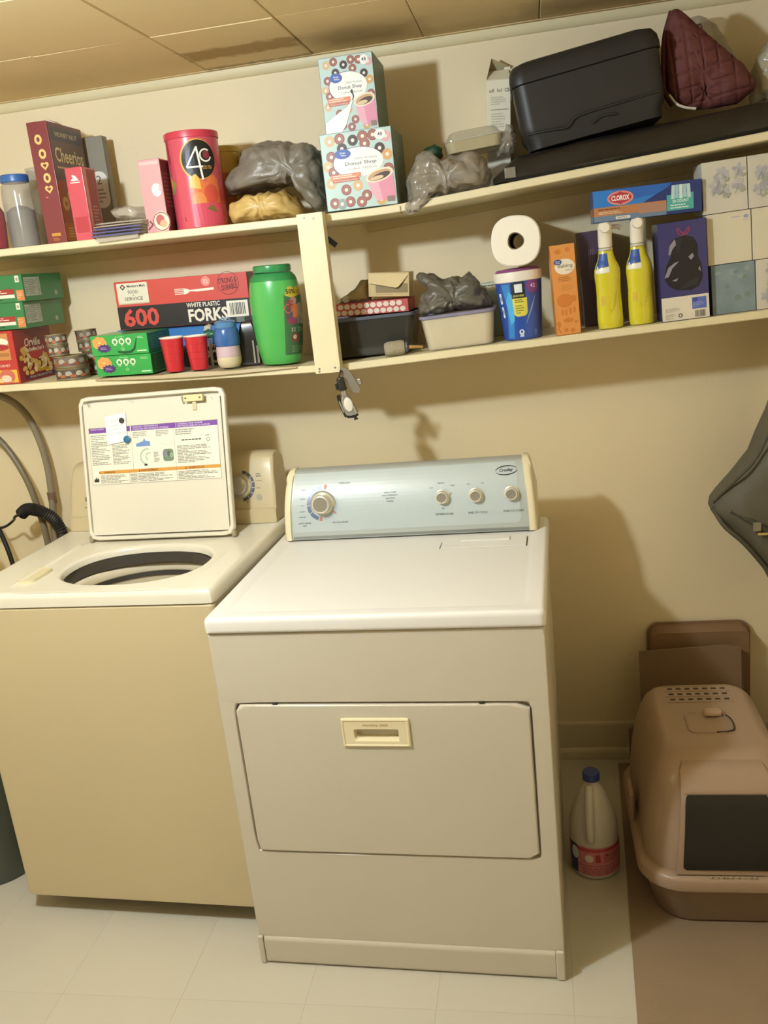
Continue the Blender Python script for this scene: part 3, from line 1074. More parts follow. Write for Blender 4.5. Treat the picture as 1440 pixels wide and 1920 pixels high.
# clear jar with a blue lid
CLR = mat('#b9b2a4', .12, alpha=.42, var=.03, coat=.4)
z, tl = on_shelf(zU, -.64)
t = thing('plastic_jar', 'tall clear plastic jar with blue lid left of the maroon cereal box', 'jar', (-.650, -.205, z), (0, tl, 0))
obj('body', lathe([(.036, 0), (.042, .003), (.043, .02), (.043, .150), (.040, .168), (.034, .176), (.034, .182)], 40), CLR, t, 40)
obj('lid', lathe([(.0375, .176), (.0385, .178), (.0385, .193), (.036, .196), (.01, .1965)], 40), mat('#3c6aa8', .35), t, 40)
obj('contents', lathe([(.030, .002), (.038, .006), (.038, .10), (.02, .112), (.004, .116)], 28), mat('#8f877a', .7, var=.2), t, 40)
# clear pitcher
z, tl = on_shelf(zU, -.60)
t = thing('pitcher', 'clear empty plastic pitcher between the blue-lidded jar and the maroon cereal box', 'pitcher', (-.640, -.060, z), (0, tl, 0))
obj('body', lathe([(.034, 0), (.040, .004), (.042, .03), (.046, .20), (.049, .225), (.047, .225), (.044, .20), (.040, .03), (.037, .006)], 36), CLR, t, 40)
obj('handle', tube([(.040, 0, .20), (.072, 0, .19), (.076, 0, .12), (.042, 0, .06)], .006), CLR, t, 60)
# maroon cereal box
MAR = '#7d3434'
t, w, d, h = carton('cereal_box', 'tall maroon cereal box with hearts and rings down its narrow side', -.533, -.476, .305, -.30, .19, mat(MAR, .4, coat=.3))
sh = Sheet()
CREAM = '#e2bd72'
for i, v in enumerate((.262, .226, .197, .166, .138)):
    u = (-.002, .003, .004, .004, .004)[i]
    if i % 2 == 0 and i != 0:
        # a heart-shaped ring
        def heart(k, cu=u, cv=v):
            return [(cu + k * .016 * sin(t_) ** 3, cv + k * (.013 * cos(t_) - .005 * cos(2 * t_) - .002 * cos(3 * t_) - .001 * cos(4 * t_))) for t_ in [2 * pi * q / 24 for q in range(24)]]
        sh.poly(heart(.72)[::-1], CREAM, 0)
        sh.poly(heart(.34)[::-1], MAR, 1)
    else:
        sh.ell(u, v, .0105, .0125, CREAM, 0, 20)
        sh.ell(u, v, .0045, .006, MAR, 1, 14)
sh.ell(-.006, .118, .004, .002, '#c66a64', 0, 10)
sh.rect(-.012, .018, .014, .026, '#c58b3c', 0)
sh.lines(-.010, .006, .012, .014, 2, '#c58b3c', 0)
sh.build('narrow_face_print', t, fmap_front(d))
sh = Sheet()
sh.rect(.003, .16, d - .003, h - .004, '#6f5a55', 0)
sh.rect(.003, .05, d - .003, .16, '#a55b34', 0)
sh.rect(.003, .004, d - .003, .05, '#b9722f', 0)
sh.rect(.012, h - .045, d - .012, h - .012, '#54505c', 1)
sh.text('HONEY NUT', d / 2, h - .028, .012, '#e6d9b2', 2, width=.12)
sh.text('Cheerios', d / 2, .225, .038, '#e6d3a0', 2, width=.155, bold=.015)
sh.rect(.02, .19, d - .02, .195, '#cfae7a', 1)
for i in range(5):
    sh.donut(.03 + .033 * i, .10 + .02 * (i % 2), .018, '#d8a95a', '#a55b34', 1)
sh.lines(.02, .012, d - .02, .04, 4, '#e4c078', 1)
sh.build('wide_face_print', t, fmap_right(w, d))
bm = loft([[(-.026, -.02, h + .0012), (.024, -.03, h + .0012), (.020, .03, h + .0012), (-.026, .05, h + .0012)], [(-.024, -.01, h + .007), (-.004, -.02, h + .016), (.002, .02, h + .014), (-.022, .04, h + .006)]])
obj('inner_liner', bm, mat('#d9d2c4', .4), t)
# grey box with the white oval label, behind
t, w, d, h = carton('cereal_box', 'grey olive food box with white rounded label behind the small red box', -.510, -.428, .288, -.085, .030, mat('#8b8471', .5))
sh = Sheet()
sh.rect(.004, .01, .026, .28, '#7d7563', 0)
sh.build('side_print', t, fmap_right(w, d))
sh = Sheet()
sh.rect(-.012, .095, .037, .195, '#ded9cb', 0, r=.022)
sh.text('2', .012, .172, .024, '#5c574b', 1)
sh.lines(-.004, .108, .030, .150, 4, '#8a8474', 1)
sh.build('front_print', t, fmap_front(d))
# small red-pink box
t, w, d, h = carton('snack_box', 'small glossy red pink box with white emblem beside the maroon cereal box', -.448, -.400, .184, -.30, .075, mat('#cf5560', .25, coat=.5))
sh = Sheet()
sh.poly([(-.012, .152), (-.004, .150), (.004, .151), (.012, .150), (.008, .156), (.003, .163), (-.003, .166), (-.008, .164), (-.004, .159)], '#efd9d2', 0)
sh.rect(-.014, .145, .014, .1475, '#efd9d2', 0)
sh.rect(-.018, .02, .018, .06, '#b73a42', 0)
sh.build('front_print', t, fmap_front(d))
sh = Sheet()
sh.rect(.004, .004, .02, h - .004, '#d98a7c', 0)
sh.rect(.022, .004, .071, h - .004, '#9c3e40', 0)
sh.lines(.028, .02, .066, .09, 8, '#cf8f80', 1)
sh.build('side_print', t, fmap_right(w, d))
# stack of zip bags hanging over the edge
z, tl = on_shelf(zU, -.317)
ZB = mat('#d3c6b2', .18, alpha=.55, var=.05, coat=.4)
ZP = mat('#5b5a8c', .35, alpha=.9)
t = thing('zip_bag_stack', 'stack of clear zip bags with blue purple seals lying on upper shelf edge', 'bags', (-.317, -.235, z), (0, tl, 0))
for i in range(5):
    w_ = .068 + .002 * (i % 2)
    z0 = .001 + .008 * i
    rings = []
    for k in range(9):
        y = -.105 + .18 * k / 8
        th = .0032 + .003 * sin(pi * k / 8)
        dz = .0015 * sin(k * 1.7 + i) + (.0 if i else .0)
        rings.append([(-w_ + .004 * i, y, z0 + dz), (-w_ * .4, y, z0 + dz - .0004), (w_ * .5, y, z0 + dz), (w_ + .003 * i, y, z0 + dz), (w_ + .003 * i, y, z0 + dz + th * .5), (w_ * .4, y, z0 + dz + th), (-w_ * .5, y, z0 + dz + th), (-w_ + .004 * i, y, z0 + dz + th * .4)])
    o = obj('zip_bag', loft(rings), ZB, t, 60)
    if i in (0, 1, 2):
        zz = z0 + .0025
        obj('zip_seal', bm_box(-w_ + .004 * i, w_ + .003 * i, -.1072, -.1058, zz - .0016, zz + .0022, .0004), ZP, o)
obj('loose_bag_edge', loft([[(-.060, y, zz) for y, zz in ((-.07, .0002), (-.094, .0002), (-.0955, -.012), (-.0965, -.012), (-.0955, .0010), (-.07, .0010))],
                            [(.058, y, zz) for y, zz in ((-.07, .0002), (-.094, .0002), (-.0955, -.009), (-.0965, -.009), (-.0955, .0010), (-.07, .0010))]]), ZB, t, 60)
bm = pillow([(-.02, .043), (.045, .043), (.058, .055), (.04, .075), (-.01, .080), (-.045, .068)], 0, .06, .05, 40, 8, amp=.004, sc=30, seed=4)
obj('crumpled_bag', bm, ZB, t, 60)
# pale pink box
t, w, d, h = carton('snack_box', 'pale pink box with white circle left of the large red drink canister', -.243, -.183, .181, -.30, .105, mat('#d99a98', .35, coat=.3))
sh = Sheet()
sh.ell(.012, .105, .0135, .0165, '#f2e2dc', 0)
sh.ell(.022, .108, .005, .009, '#c9b3ad', 1, 12)
sh.ell(.013, .026, .024, .026, '#e9d2bb', 0)
sh.arc(.013, .026, .0215, .024, 0, 2 * pi, '#9a4a44', 1, 20)
sh.ell(.010, .030, .012, .014, '#b9564c', 1, 14)
sh.ell(.018, .020, .010, .010, '#d8a67a', 2, 12)
sh.line([(-.027, .008), (-.012, .020), (-.020, .030)], .004, '#7d2f35', 1)
sh.rect(-.026, .168, .026, .176, '#e6b3ae', 0)
sh.build('front_print', t, fmap_front(d))
sh = Sheet()
sh.rect(.003, .003, d - .003, h - .003, '#6e4038', 0)
sh.lines(.012, .06, d - .012, .15, 9, '#9a6a5c', 1)
sh.build('side_print', t, fmap_right(w, d))
# large red drink-mix canister
z, tl = on_shelf(zU, -.11)
t = thing('drink_mix_canister', 'large pinkish red iced tea canister with black oval emblem on upper shelf', 'canister', (-.112, -.232, z), (0, tl, 0))
R_ = .069
obj('body', lathe([(R_ - .002, 0), (R_, .002), (R_, .222), (R_ - .001, .224)], 56, cap1=False), mat('#cf5060', .3, coat=.4), t, 40)
obj('lid', lathe([(R_ + .0005, .2225), (R_ + .002, .224), (R_ + .002, .238), (R_ + .0005, .240), (R_ - .008, .2395), (R_ - .009, .236), (.004, .236)], 56), mat('#c93a4c', .35, coat=.2), t, 40)
sh = Sheet()
uo = .034
sh.ell(uo, .168, .048, .050, '#e0b04a', 0, 40)
sh.ell(uo + .002, .168, .0455, .0475, '#1f1b1a', 1, 40)
Wc = '#f2ecdf'
sh.line([(uo - .002, .197), (uo - .032, .150), (uo + .010, .150)], .0042, Wc, 2)
sh.line([(uo - .002, .199), (uo + .006, .118)], .0050, Wc, 2)
sh.arc(uo + .020, .177, .0125, .0165, radians(50), radians(345), Wc, 2, 20, 1.0)
sh.ell(uo + .022, .178, .009, .010, '#8a3038', 2, 18)
sh.text('ICED TEA', uo + .021, .1475, .0085, '#cfa24a', 2, width=.026, bold=.01)
sh.poly([(uo - .030, .118), (uo - .022, .128), (uo - .012, .133), (uo - .004, .122), (uo + .010, .112), (uo + .022, .124), (uo + .036, .130), (uo + .048, .118), (uo + .050, .040), (uo - .030, .040)], '#d9713f', 1)
sh.poly([(uo - .030, .118), (uo - .022, .128), (uo - .012, .133), (uo - .004, .122), (uo - .002, .095), (uo - .030, .10)], '#e7b04c', 2)
sh.ell(uo + .024, .082, .020, .024, '#d2503f', 2, 20)
sh.ell(uo - .010, .068, .018, .020, '#e08a48', 2, 18)
sh.poly([(uo - .030, .060), (uo + .05, .060), (uo + .052, .006), (uo - .026, .006)], '#cf4a60', 3)
sh.poly([(uo + .004, .046), (uo + .020, .055), (uo + .030, .046), (uo + .036, .034), (uo + .020, .040)], '#7d6a3c', 4)
sh.poly([(-.062, .152), (-.056, .132), (-.042, .118), (-.038, .112), (-.050, .092), (-.058, .088), (-.062, .110)], '#7f8f4a', 1)
sh.poly([(-.062, .140), (-.050, .122), (-.056, .100), (-.062, .105)], '#d98a4a', 2)
sh.poly([(-.064, .222), (-.054, .222), (-.050, .16), (-.062, .18)], '#a5303c', 1)
sh.text('5', -.022, .024, .010, '#7c2030', 1)
sh.build('label_print', t, fmap_cyl(R_), maxlen=.012)
# yellow canister and grey canister behind it
z, tl = on_shelf(zU, -.06)
t = thing('drink_mix_canister', 'yellow canister with yellow lid half hidden behind the large red canister', 'canister', (-.093, -.058, z), (0, tl, 0))
obj('body', lathe([(.046, 0), (.047, .002), (.047, .205)], 40, cap1=False), mat('#dcb64e', .4), t, 40)
obj('lid', lathe([(.0475, .205), (.049, .206), (.049, .220), (.046, .222), (.004, .221)], 40), mat('#d6b846', .4), t, 40)
sh = Sheet()
sh.rect(-.03, .05, .045, .15, '#c06a3a', 0)
sh.build('label_print', t, fmap_cyl(.047), maxlen=.01)
z, tl = on_shelf(zU, -.01)
t = thing('canister', 'dull grey canister between the yellow canister and the grey bags', 'canister', (-.001, -.046, z), (0, tl, 0))
obj('body', lathe([(.036, 0), (.038, .002), (.038, .185)], 36, cap1=False), mat('#8d8371', .5), t, 40)
obj('lid', lathe([(.0385, .185), (.0395, .186), (.0395, .199), (.037, .201), (.004, .2005)], 36), mat('#857c6c', .5), t, 40)
# grocery bags
GBAG = mat('#837a6c', .36, alpha=.95, var=.14, scale=24, bump=.15, bscale=90)
TBAG = mat('#cfae6a', .42, var=.14, scale=18, bump=.1, bscale=70)
floorU = lambda x: zU(x) + .001
bm = pillow([(-.030, 1.764), (.17, 1.762), (.160, 1.79), (.150, 1.818), (.12, 1.833), (.06, 1.833), (.01, 1.832), (-.032, 1.818), (-.036, 1.79)], -.205, .085, .05, 90, 20, c=(.07, 1.80), amp=.005, sc=22, seed=2, pleat=.002, floor=floorU)
tag(obj('grocery_bag', bm, TBAG, None, 180), 'tan yellow plastic bag bundle lying under the dark grey bag', 'bag')
bm = pillow([(-.040, 1.840), (-.045, 1.868), (-.020, 1.905), (.012, 1.945), (.05, 1.962), (.115, 1.958), (.16, 1.950), (.200, 1.942), (.232, 1.915), (.236, 1.85), (.237, 1.765), (.205, 1.764), (.188, 1.79), (.175, 1.83), (.150, 1.846), (.128, 1.848), (.09, 1.852), (.02, 1.856)],
            -.165, .110, .04, 110, 24, c=(.15, 1.88), amp=.010, sc=15, seed=7, pleat=.0028, pleat_n=7, floor=floorU)
bag = tag(obj('grocery_bag', bm, GBAG, None, 180), 'crumpled dark grey plastic bag piled beside the two coffee boxes', 'bag')
# coffee boxes
AQ, WH, BR, CB, PK = '#b7cdc5', '#efeae0', '#8a4a3c', '#4b3026', '#d9a3a6'
def coffee_print(sh, w, h, torn):
    f = lambda x: -w / 2 + x * w
    g = lambda y: y * h
    sh.rect(-w / 2 + .0015, .0015, w / 2 - .0015, h - .0015, AQ, 0)
    r = .058 * w * 1.25
    spots = [(.14, .90, '#cfae7e'), (.28, .965, BR), (.46, .88, CB), (.60, .955, BR), (.74, .92, BR), (.92, .88, PK), (.30, .79, CB), (.62, .82, BR), (.82, .74, CB),
             (.14, .70, BR), (.93, .65, '#cfa060'), (.08, .58, '#cfae7e'), (.93, .47, BR), (.10, .36, '#cfae7e'), (.30, .26, BR), (.12, .10, BR), (.34, .10, BR), (.58, .16, BR),
             (.47, .30, '#cfa878'), (.50, .03, BR), (.78, .045, '#cfa060'), (.22, .02, '#8f9a90'), (.15, .50, BR)]
    for x, y, c_ in spots:
        cx_, cy_ = f(x), g(y)
        cx_ = max(-w / 2 + r + .002, min(w / 2 - r - .002, cx_))
        cy_ = max(r + .002, min(h - r - .002, cy_))
        sh.donut(cx_, cy_, r, c_, '#e6ddcc', 1, h2={'#8a4a3c': '#a0604f', '#4b3026': '#38241d'}.get(c_))
    sh.ell(f(.50), g(.60), .355 * w, .195 * h, '#55657a', 4, 40)
    sh.ell(f(.51), g(.597), .35 * w, .19 * h, '#f1ece2', 5, 40)
    sh.ell(f(.30), g(.72), .115 * w, .062 * h, '#3d59a6', 6, 30)
    sh.text('Great', f(.30), g(.735), .020 * h * 1.2, '#eef0f4', 7, bold=.01)
    sh.text('Value', f(.31), g(.705), .020 * h * 1.2, '#eef0f4', 7, bold=.01)
    sh.text('100% Arabica', f(.62), g(.645), .026 * h, '#8a857c', 6, width=.30 * w)
    sh.text('Donut Shop', f(.54), g(.582), .058 * h, '#3f3d46', 6, width=.44 * w, bold=.008)
    sh.text('Coffee  Medium', f(.56), g(.52), .026 * h, '#8a857c', 6, width=.40 * w)
    sh.rect(f(.10), g(.405), f(.53), g(.465), '#d98358', 6, rot=.02)
    sh.lines(f(.13), g(.41), f(.50), g(.46), 2, '#f0ddc6', 7, seed=4)
    sh.rect(f(.12), g(.365), f(.50), g(.402), '#b9583c', 6, rot=.02)
    sh.text('SMOOTH & BALANCED', f(.31), g(.384), .02 * h, '#f0ddc6', 7, width=.34 * w)
    # cup of coffee
    sh.poly([(f(.60), g(.38)), (f(.965), g(.46)), (f(.985), g(.08)), (f(.72), g(.07)), (f(.64), g(.2))], '#d98aa0', 6)
    sh.poly([(f(.60), g(.38)), (f(.76), g(.30)), (f(.80), g(.08)), (f(.72), g(.07)), (f(.64), g(.2))], '#e3a4b2', 7)
    sh.ell(f(.78), g(.40), .20 * w, .082 * h, '#e8d8bd', 8, 36, rot=.22)
    sh.ell(f(.78), g(.398), .165 * w, .062 * h, '#c69a6c', 9, 32, rot=.22)
    sh.ell(f(.80), g(.385), .135 * w, .042 * h, '#43281c', 10, 30, rot=.25)
    sh.ell(f(.745), g(.365), .095 * w, .026 * h, '#d9bd94', 11, 24, rot=.15)
    sh.ell(f(.84), g(.91), .078 * w, .064 * h, '#efebe2', 7, 28)
    sh.text('48', f(.84), g(.915), .048 * h, '#3f3d40', 8, bold=.01)
    sh.rect(f(.86), g(.045), f(.965), g(.115), '#8b6f66', 8)
    if torn:      # the perforated opening torn open at the lower left
        sh.poly([(f(.0) + .0015, .0015), (f(.0) + .0015, g(.10)), (f(.03), g(.155)), (f(.22), g(.24)), (f(.46), g(.34)), (f(.53), g(.40)), (f(.56), g(.46)), (f(.565), g(.40)), (f(.54), g(.36)), (f(.50), g(.28)), (f(.40), g(.10)), (f(.30), .0015)], '#f3efe6', 9)
        sh.poly([(f(.53), g(.525)), (f(.575), g(.56)), (f(.60), g(.46)), (f(.585), g(.43)), (f(.54), g(.40)), (f(.575), g(.445)), (f(.57), g(.49))], '#2a2522', 10)
TEAL = mat('#7d9086', .5, var=.04)
t1, w, d, h = carton('coffee_box', 'aqua donut-patterned coffee pod box on the upper shelf, lower of the two',   .251, .433, .183, -.312, .205, TEAL, tilt=0.0, z=1.7608, flap=False)
sh = Sheet()
coffee_print(sh, w, h, False)
sh.build('front_print', t1, fmap_front(d), step=.00015)
sh = Sheet()
sh.rect(.004, .02, d - .004, h - .02, '#70857b', 0)
sh.lines(.03, .10, d - .05, .15, 5, '#93a59a', 1)
sh.build('side_print', t1, fmap_right(w, d))
zt = 1.7608 + h
t2, w, d, h = carton('coffee_box', 'aqua donut-patterned coffee pod box with torn front, on top of the other', .2635, .400, .176, -.283, .18, TEAL, tilt=0.0, z=zt + .0012, flap=False)
sh = Sheet()
coffee_print(sh, w, h, True)
sh.build('front_print', t2, fmap_front(d), step=.00015)
sh = Sheet()
sh.rect(.004, .02, d - .004, h - .02, '#70857b', 0)
sh.build('side_print', t2, fmap_right(w, d))
# clear crinkled produce bag hanging over the shelf edge
CBAG = mat('#a79c8a', .24, alpha=.62, var=.2, scale=30, coat=.2, bump=.15, bscale=80)
bm = pillow([(.445, 1.748), (.452, 1.728), (.470, 1.732), (.535, 1.768), (.60, 1.779), (.650, 1.786), (.664, 1.802), (.660, 1.838), (.640, 1.858), (.60, 1.862), (.55, 1.858), (.505, 1.880), (.478, 1.872), (.450, 1.815)],
            -.250, .082, .09, 110, 24, c=(.56, 1.81), amp=.011, sc=17, seed=11, pleat=.003, pleat_n=8, floor=lambda x: floorU(x) if x > .52 else 1.728)
for v in bm.verts:           # the part that spills over the shelf edge stays in front of it
    if v.co.z < zU(v.co.x) + .0015:
        if v.co.y > -.3205 and v.co.x > .44:
            if v.co.y < -.27 and v.co.x < .54:
                v.co.y = -.3212
            else:
                v.co.z = zU(v.co.x) + .0015
        elif v.co.y > -.3205:
            v.co.y = -.3212
tag(obj('produce_bag', bm, CBAG, None, 180), 'crinkled translucent grey bag spilling over the upper shelf edge beside coffee boxes', 'bag')
bm = pillow([(.48, 1.876), (.50, 1.900), (.525, 1.905), (.540, 1.895), (.540, 1.872), (.51, 1.866)], -.16, .04, .04, 40, 10, amp=.004, sc=30, seed=3)
tag(obj('green_wrapper', bm, mat('#24452f', .4, var=.15), None, 180), 'dark green wrapper poking out above the crinkled translucent bag', 'wrapper')
# clear clamshell with yellowish contents in plastic wrap
t = thing('plastic_container', 'clear plastic food container with pale yellow contents on top of translucent bag', 'container', (.625, -.155, 1.872), (0, -.07, .1))
obj('tray', loft_xy([(rrect(.125, .10, .02), 0), (rrect(.14, .115, .024), .004), (rrect(.150, .125, .026), .030)], True, True), mat('#cdbf97', .25, alpha=.8, coat=.4), t, 50)
obj('dome_lid', loft_xy([(rrect(.154, .129, .027), .0305), (rrect(.154, .129, .027), .034), (rrect(.140, .115, .024), .036), (rrect(.120, .095, .02), .052), (rrect(.10, .08, .018), .055)]), mat('#cfc6ae', .15, alpha=.5, coat=.6), t, 50)
bm = pillow([(.050, -.022), (.095, -.024), (.104, .012), (.100, .040), (.085, .050), (.075, .02)], -.03, .04, .03, 44, 10, amp=.007, sc=26, seed=5, pleat=.002)
obj('plastic_wrap', bm, mat('#b7ab98', .15, alpha=.5, coat=.6, var=.1), t, 180)
# open milk-type carton of paper
CAR = mat('#efe6cb', .5, var=.03)
t = thing('paper_carton', 'cream white paper carton with open gable top leaning beside the black case', 'carton', (.680, -.042, zU(.68) + .0055), (0, radians(3.5), 0))
w, d, h = .062, .062, .272
obj('body', bm_box(-w / 2, w / 2, -d / 2, d / 2, 0, h, .001), CAR, t)
tk = .0006
def quad(pts, n):
    n = Vector(n) * tk
    return loft([[Vector(p) for p in pts], [Vector(p) + n for p in pts]])
obj('gable_flap', quad([(-w / 2, -d / 2, h), (w / 2, -d / 2, h), (w / 2 - .006, d * .1, h + .030), (-w / 2 + .006, d * .1, h + .026)], (0, -.5, .8)), CAR, t)
obj('gable_flap', quad([(-w / 2, -d / 2, h + .001), (-w / 2 + .012, d * .05, h + .058), (w / 2 - .006, d * .30, h + .040), (-w / 2, d / 2, h + .001)], (-.8, 0, .4)), mat('#b4a680', .6), t)
obj('gable_tab', quad([(w / 2 - .017, d * .1, h + .012), (w / 2 - .001, d * .1, h + .012), (w / 2 - .001, d * .1, h + .036), (w / 2 - .017, d * .1, h + .034)], (0, -1, 0)), CAR, t)
sh = Sheet()
for x, s_ in ((-.019, 'oll'), (.002, 'lel'), (.022, 'ca')):
    sh.text(s_, x, h - .026, .009, '#6d6552', 0, width=.012)
sh.lines(-.020, h - .062, .024, h - .040, 4, '#c9bfa4', 0)
sh.rect(-.022, h - .0735, .026, h - .0722, '#5d5645', 0)
sh.lines(-.020, h - .118, .020, h - .080, 6, '#cfc5a9', 0, seed=4)
sh.build('front_print', t, fmap_front(d))

# black carry case sitting on a long black wrapped bundle
BLK = mat('#2a2826', .46, var=.1, scale=10, spec=.4)
def floorB(x):
    return zU(x) + .001
bm = bmesh.new()
rings = []
for i in range(60):
    t_ = i / 59
    x = .672 + .735 * t_
    zb = zU(x) + .0012
    zt_ = 1.842 + .088 * (x - .75)
    zt_ = zb + (zt_ - zb) * min(1, .25 + t_ * 9)
    nz = lambda k: .006 * noise.noise(Vector((x * 9, k * 2.3, 1.7))) + .003 * noise.noise(Vector((x * 30, k * 5.1, 4.2)))
    yf = -.318 + .012 * noise.noise(Vector((x * 6, 2, 0)))
    yb = -.085
    hh = zt_ - zb
    rings.append([(x, yf + .012, zb), (x, yf - .004 + nz(1) * .4, zb + hh * .12), (x, yf + nz(2), zb + hh * .4), (x, yf + .004 + nz(3), zb + hh * .7), (x, yf + .016, zb + hh * .93 + nz(4) * .6),
                  (x, yf + .040, zt_ + nz(5) * .5), (x, yf + .10, zt_ + nz(6) * .4), (x, -.12, zt_ + .001), (x, yb, zt_ - .004), (x, yb + .01, zb + hh * .5), (x, yb, zb)])
loft(rings, bm=bm)
bundle = tag(obj('wrapped_bundle', bm, mat('#191716', .33, var=.2, scale=16, coat=.3, bump=.12, bscale=25), None, 60), 'long flat black plastic wrapped bundle lying under the black case', 'bundle')
o = obj('silver_tape', bm_box(-.013, .013, -.0012, .0012, -.012, .012, .0004), mat('#a9a69d', .25, metal=.7), bundle, loc=(.715, -.3205, 1.800))
# case
tl = -radians(7.6)
t = thing('carry_case', 'large black rounded hard case with ridged lid on the upper shelf', 'case', (.925, -.165, 1.8625), (0, tl, 0))
cw, cd, ch = .352, .235, .208
bm = loft_xy([(rrect(cw - .05, cd - .03, .03), .003), (rrect(cw - .030, cd - .012, .035), .006), (rrect(cw - .026, cd - .008, .035), .030), (rrect(cw - .012, cd - .004, .035), .040), (rrect(cw - .006, cd, .035), .060),
              (rrect(cw - .002, cd, .035), .155)])
obj('body', bm, BLK, t, 50)
bm = loft_xy([(rrect(cw - .002, cd, .035), .1555), (rrect(cw + .006, cd + .008, .037), .158), (rrect(cw + .006, cd + .008, .037), .170), (rrect(cw, cd + .002, .037), .188), (rrect(cw - .018, cd - .016, .035), .202), (rrect(cw - .05, cd - .05, .03), .208)])
obj('lid', bm, BLK, t, 50)
# moulded swoosh ridge along the lower front
pts = [(-.160, -cd / 2 + .004, .044), (-.10, -cd / 2 - .001, .040), (-.065, -cd / 2 - .002, .036), (-.045, -cd / 2 - .002, .050), (-.02, -cd / 2 - .002, .056), (.06, -cd / 2 - .002, .058), (.155, -cd / 2 + .001, .060)]
obj('moulded_ridge', tube(pts, .0032, 8), BLK, t, 60)
obj('moulded_ridge', tube([(-.005, -cd / 2 - .001, .030), (.02, -cd / 2 - .001, .040), (.055, -cd / 2 - .001, .036)], .003, 8), BLK, t, 60)
obj('handle', tube([(-.05, 0, .206), (-.045, 0, .214), (0, 0, .216), (.045, 0, .214), (.05, 0, .206)], .006, 8), BLK, t, 60)

# quilted maroon pouch
poly = [(1.117, 2.130), (1.103, 2.085), (1.101, 2.02), (1.102, 1.962), (1.117, 1.925), (1.150, 1.905), (1.20, 1.900), (1.268, 1.902), (1.308, 1.930), (1.310, 1.945), (1.282, 1.988), (1.225, 2.042), (1.165, 2.100), (1.135, 2.130)]
bm = pillow(poly, -.190, .040, .035, 150, 34, c=(1.185, 1.965), amp=.0015, sc=20, seed=1, pw=.62)
for v in bm.verts:
    x, z_ = v.co.x - 1.175, v.co.z - 1.935
    if v.co.y < -.18:
        p_ = x + .12 * z_
        q_ = z_ - .15 * x
        g = min(abs(((p_ / .034) % 1) - .5), abs(((q_ / .036) % 1) - .5))
        k = min(1, max(0, (-.185 - v.co.y) / .02))
        v.co.y += k * .006 * max(0, 1 - g / .10)
        # the funnel-like fold near the bottom
        rr_ = sqrt((v.co.x - 1.187) ** 2 + (v.co.z - 1.938) ** 2)
        v.co.y += k * .022 * max(0, 1 - rr_ / .055) + k * .004 * sin(7 * atan2(v.co.z - 1.938, v.co.x - 1.187)) * max(0, 1 - rr_ / .10)
MARQ = mat('#64332f', .75, var=.1, scale=30, bump=.1, bscale=300)
t = thing('quilted_pouch', 'maroon quilted fabric pouch standing on the black bundle right of the case', 'pouch', (0, 0, .0))
obj('quilted_body', bm, MARQ, t, 180)
obj('pale_trim', tube([(1.106, -.212, 1.940), (1.120, -.222, 1.918), (1.140, -.226, 1.906), (1.165, -.226, 1.900)], .0032, 8), mat('#d9cdb8', .7, bump=.3), t, 60)
obj('side_binding', tube([(1.117, -.19, 2.127), (1.100, -.190, 2.07), (1.097, -.190, 2.0), (1.099, -.19, 1.95), (1.117, -.19, 1.918)], .006, 8), mat('#552226', .8), t, 60)
# clear bags behind the pouch
bm = pillow([(1.15, 2.09), (1.165, 2.125), (1.20, 2.14), (1.245, 2.11), (1.29, 2.03), (1.30, 1.95), (1.27, 1.92), (1.2, 1.93), (1.16, 2.0)], -.060, .035, .03, 60, 14, amp=.005, sc=24, seed=21)
t = thing('produce_bag', 'clear plastic bag with green print behind the maroon pouch', 'bag')
obj('bag_film', bm, mat('#b3a98f', .2, alpha=.5, coat=.5, var=.15), t, 180)
sh = Sheet()
sh.ell(1.195, 2.098, .010, .012, '#7a5a86', 1, 18)
sh.ell(1.195, 2.098, .006, .007, '#d8d2c4', 2, 14)
sh.poly([(1.185, 2.082), (1.215, 2.078), (1.245, 2.02), (1.228, 2.012), (1.20, 2.04)], '#5d7d4e', 0)
sh.build('bag_print', t, lambda u, v, e: (u, -.0985 - e, v))
bm = pillow([(1.315, 1.905), (1.318, 1.985), (1.350, 2.045), (1.39, 2.06), (1.405, 1.99), (1.40, 1.92)], -.12, .05, .05, 60, 14, amp=.008, sc=22, seed=31)
tag(obj('produce_bag', bm, mat('#cdc3a8', .25, alpha=.7, coat=.4, var=.15), None, 180), 'whitish crumpled plastic bag at the right end of the upper shelf', 'bag')

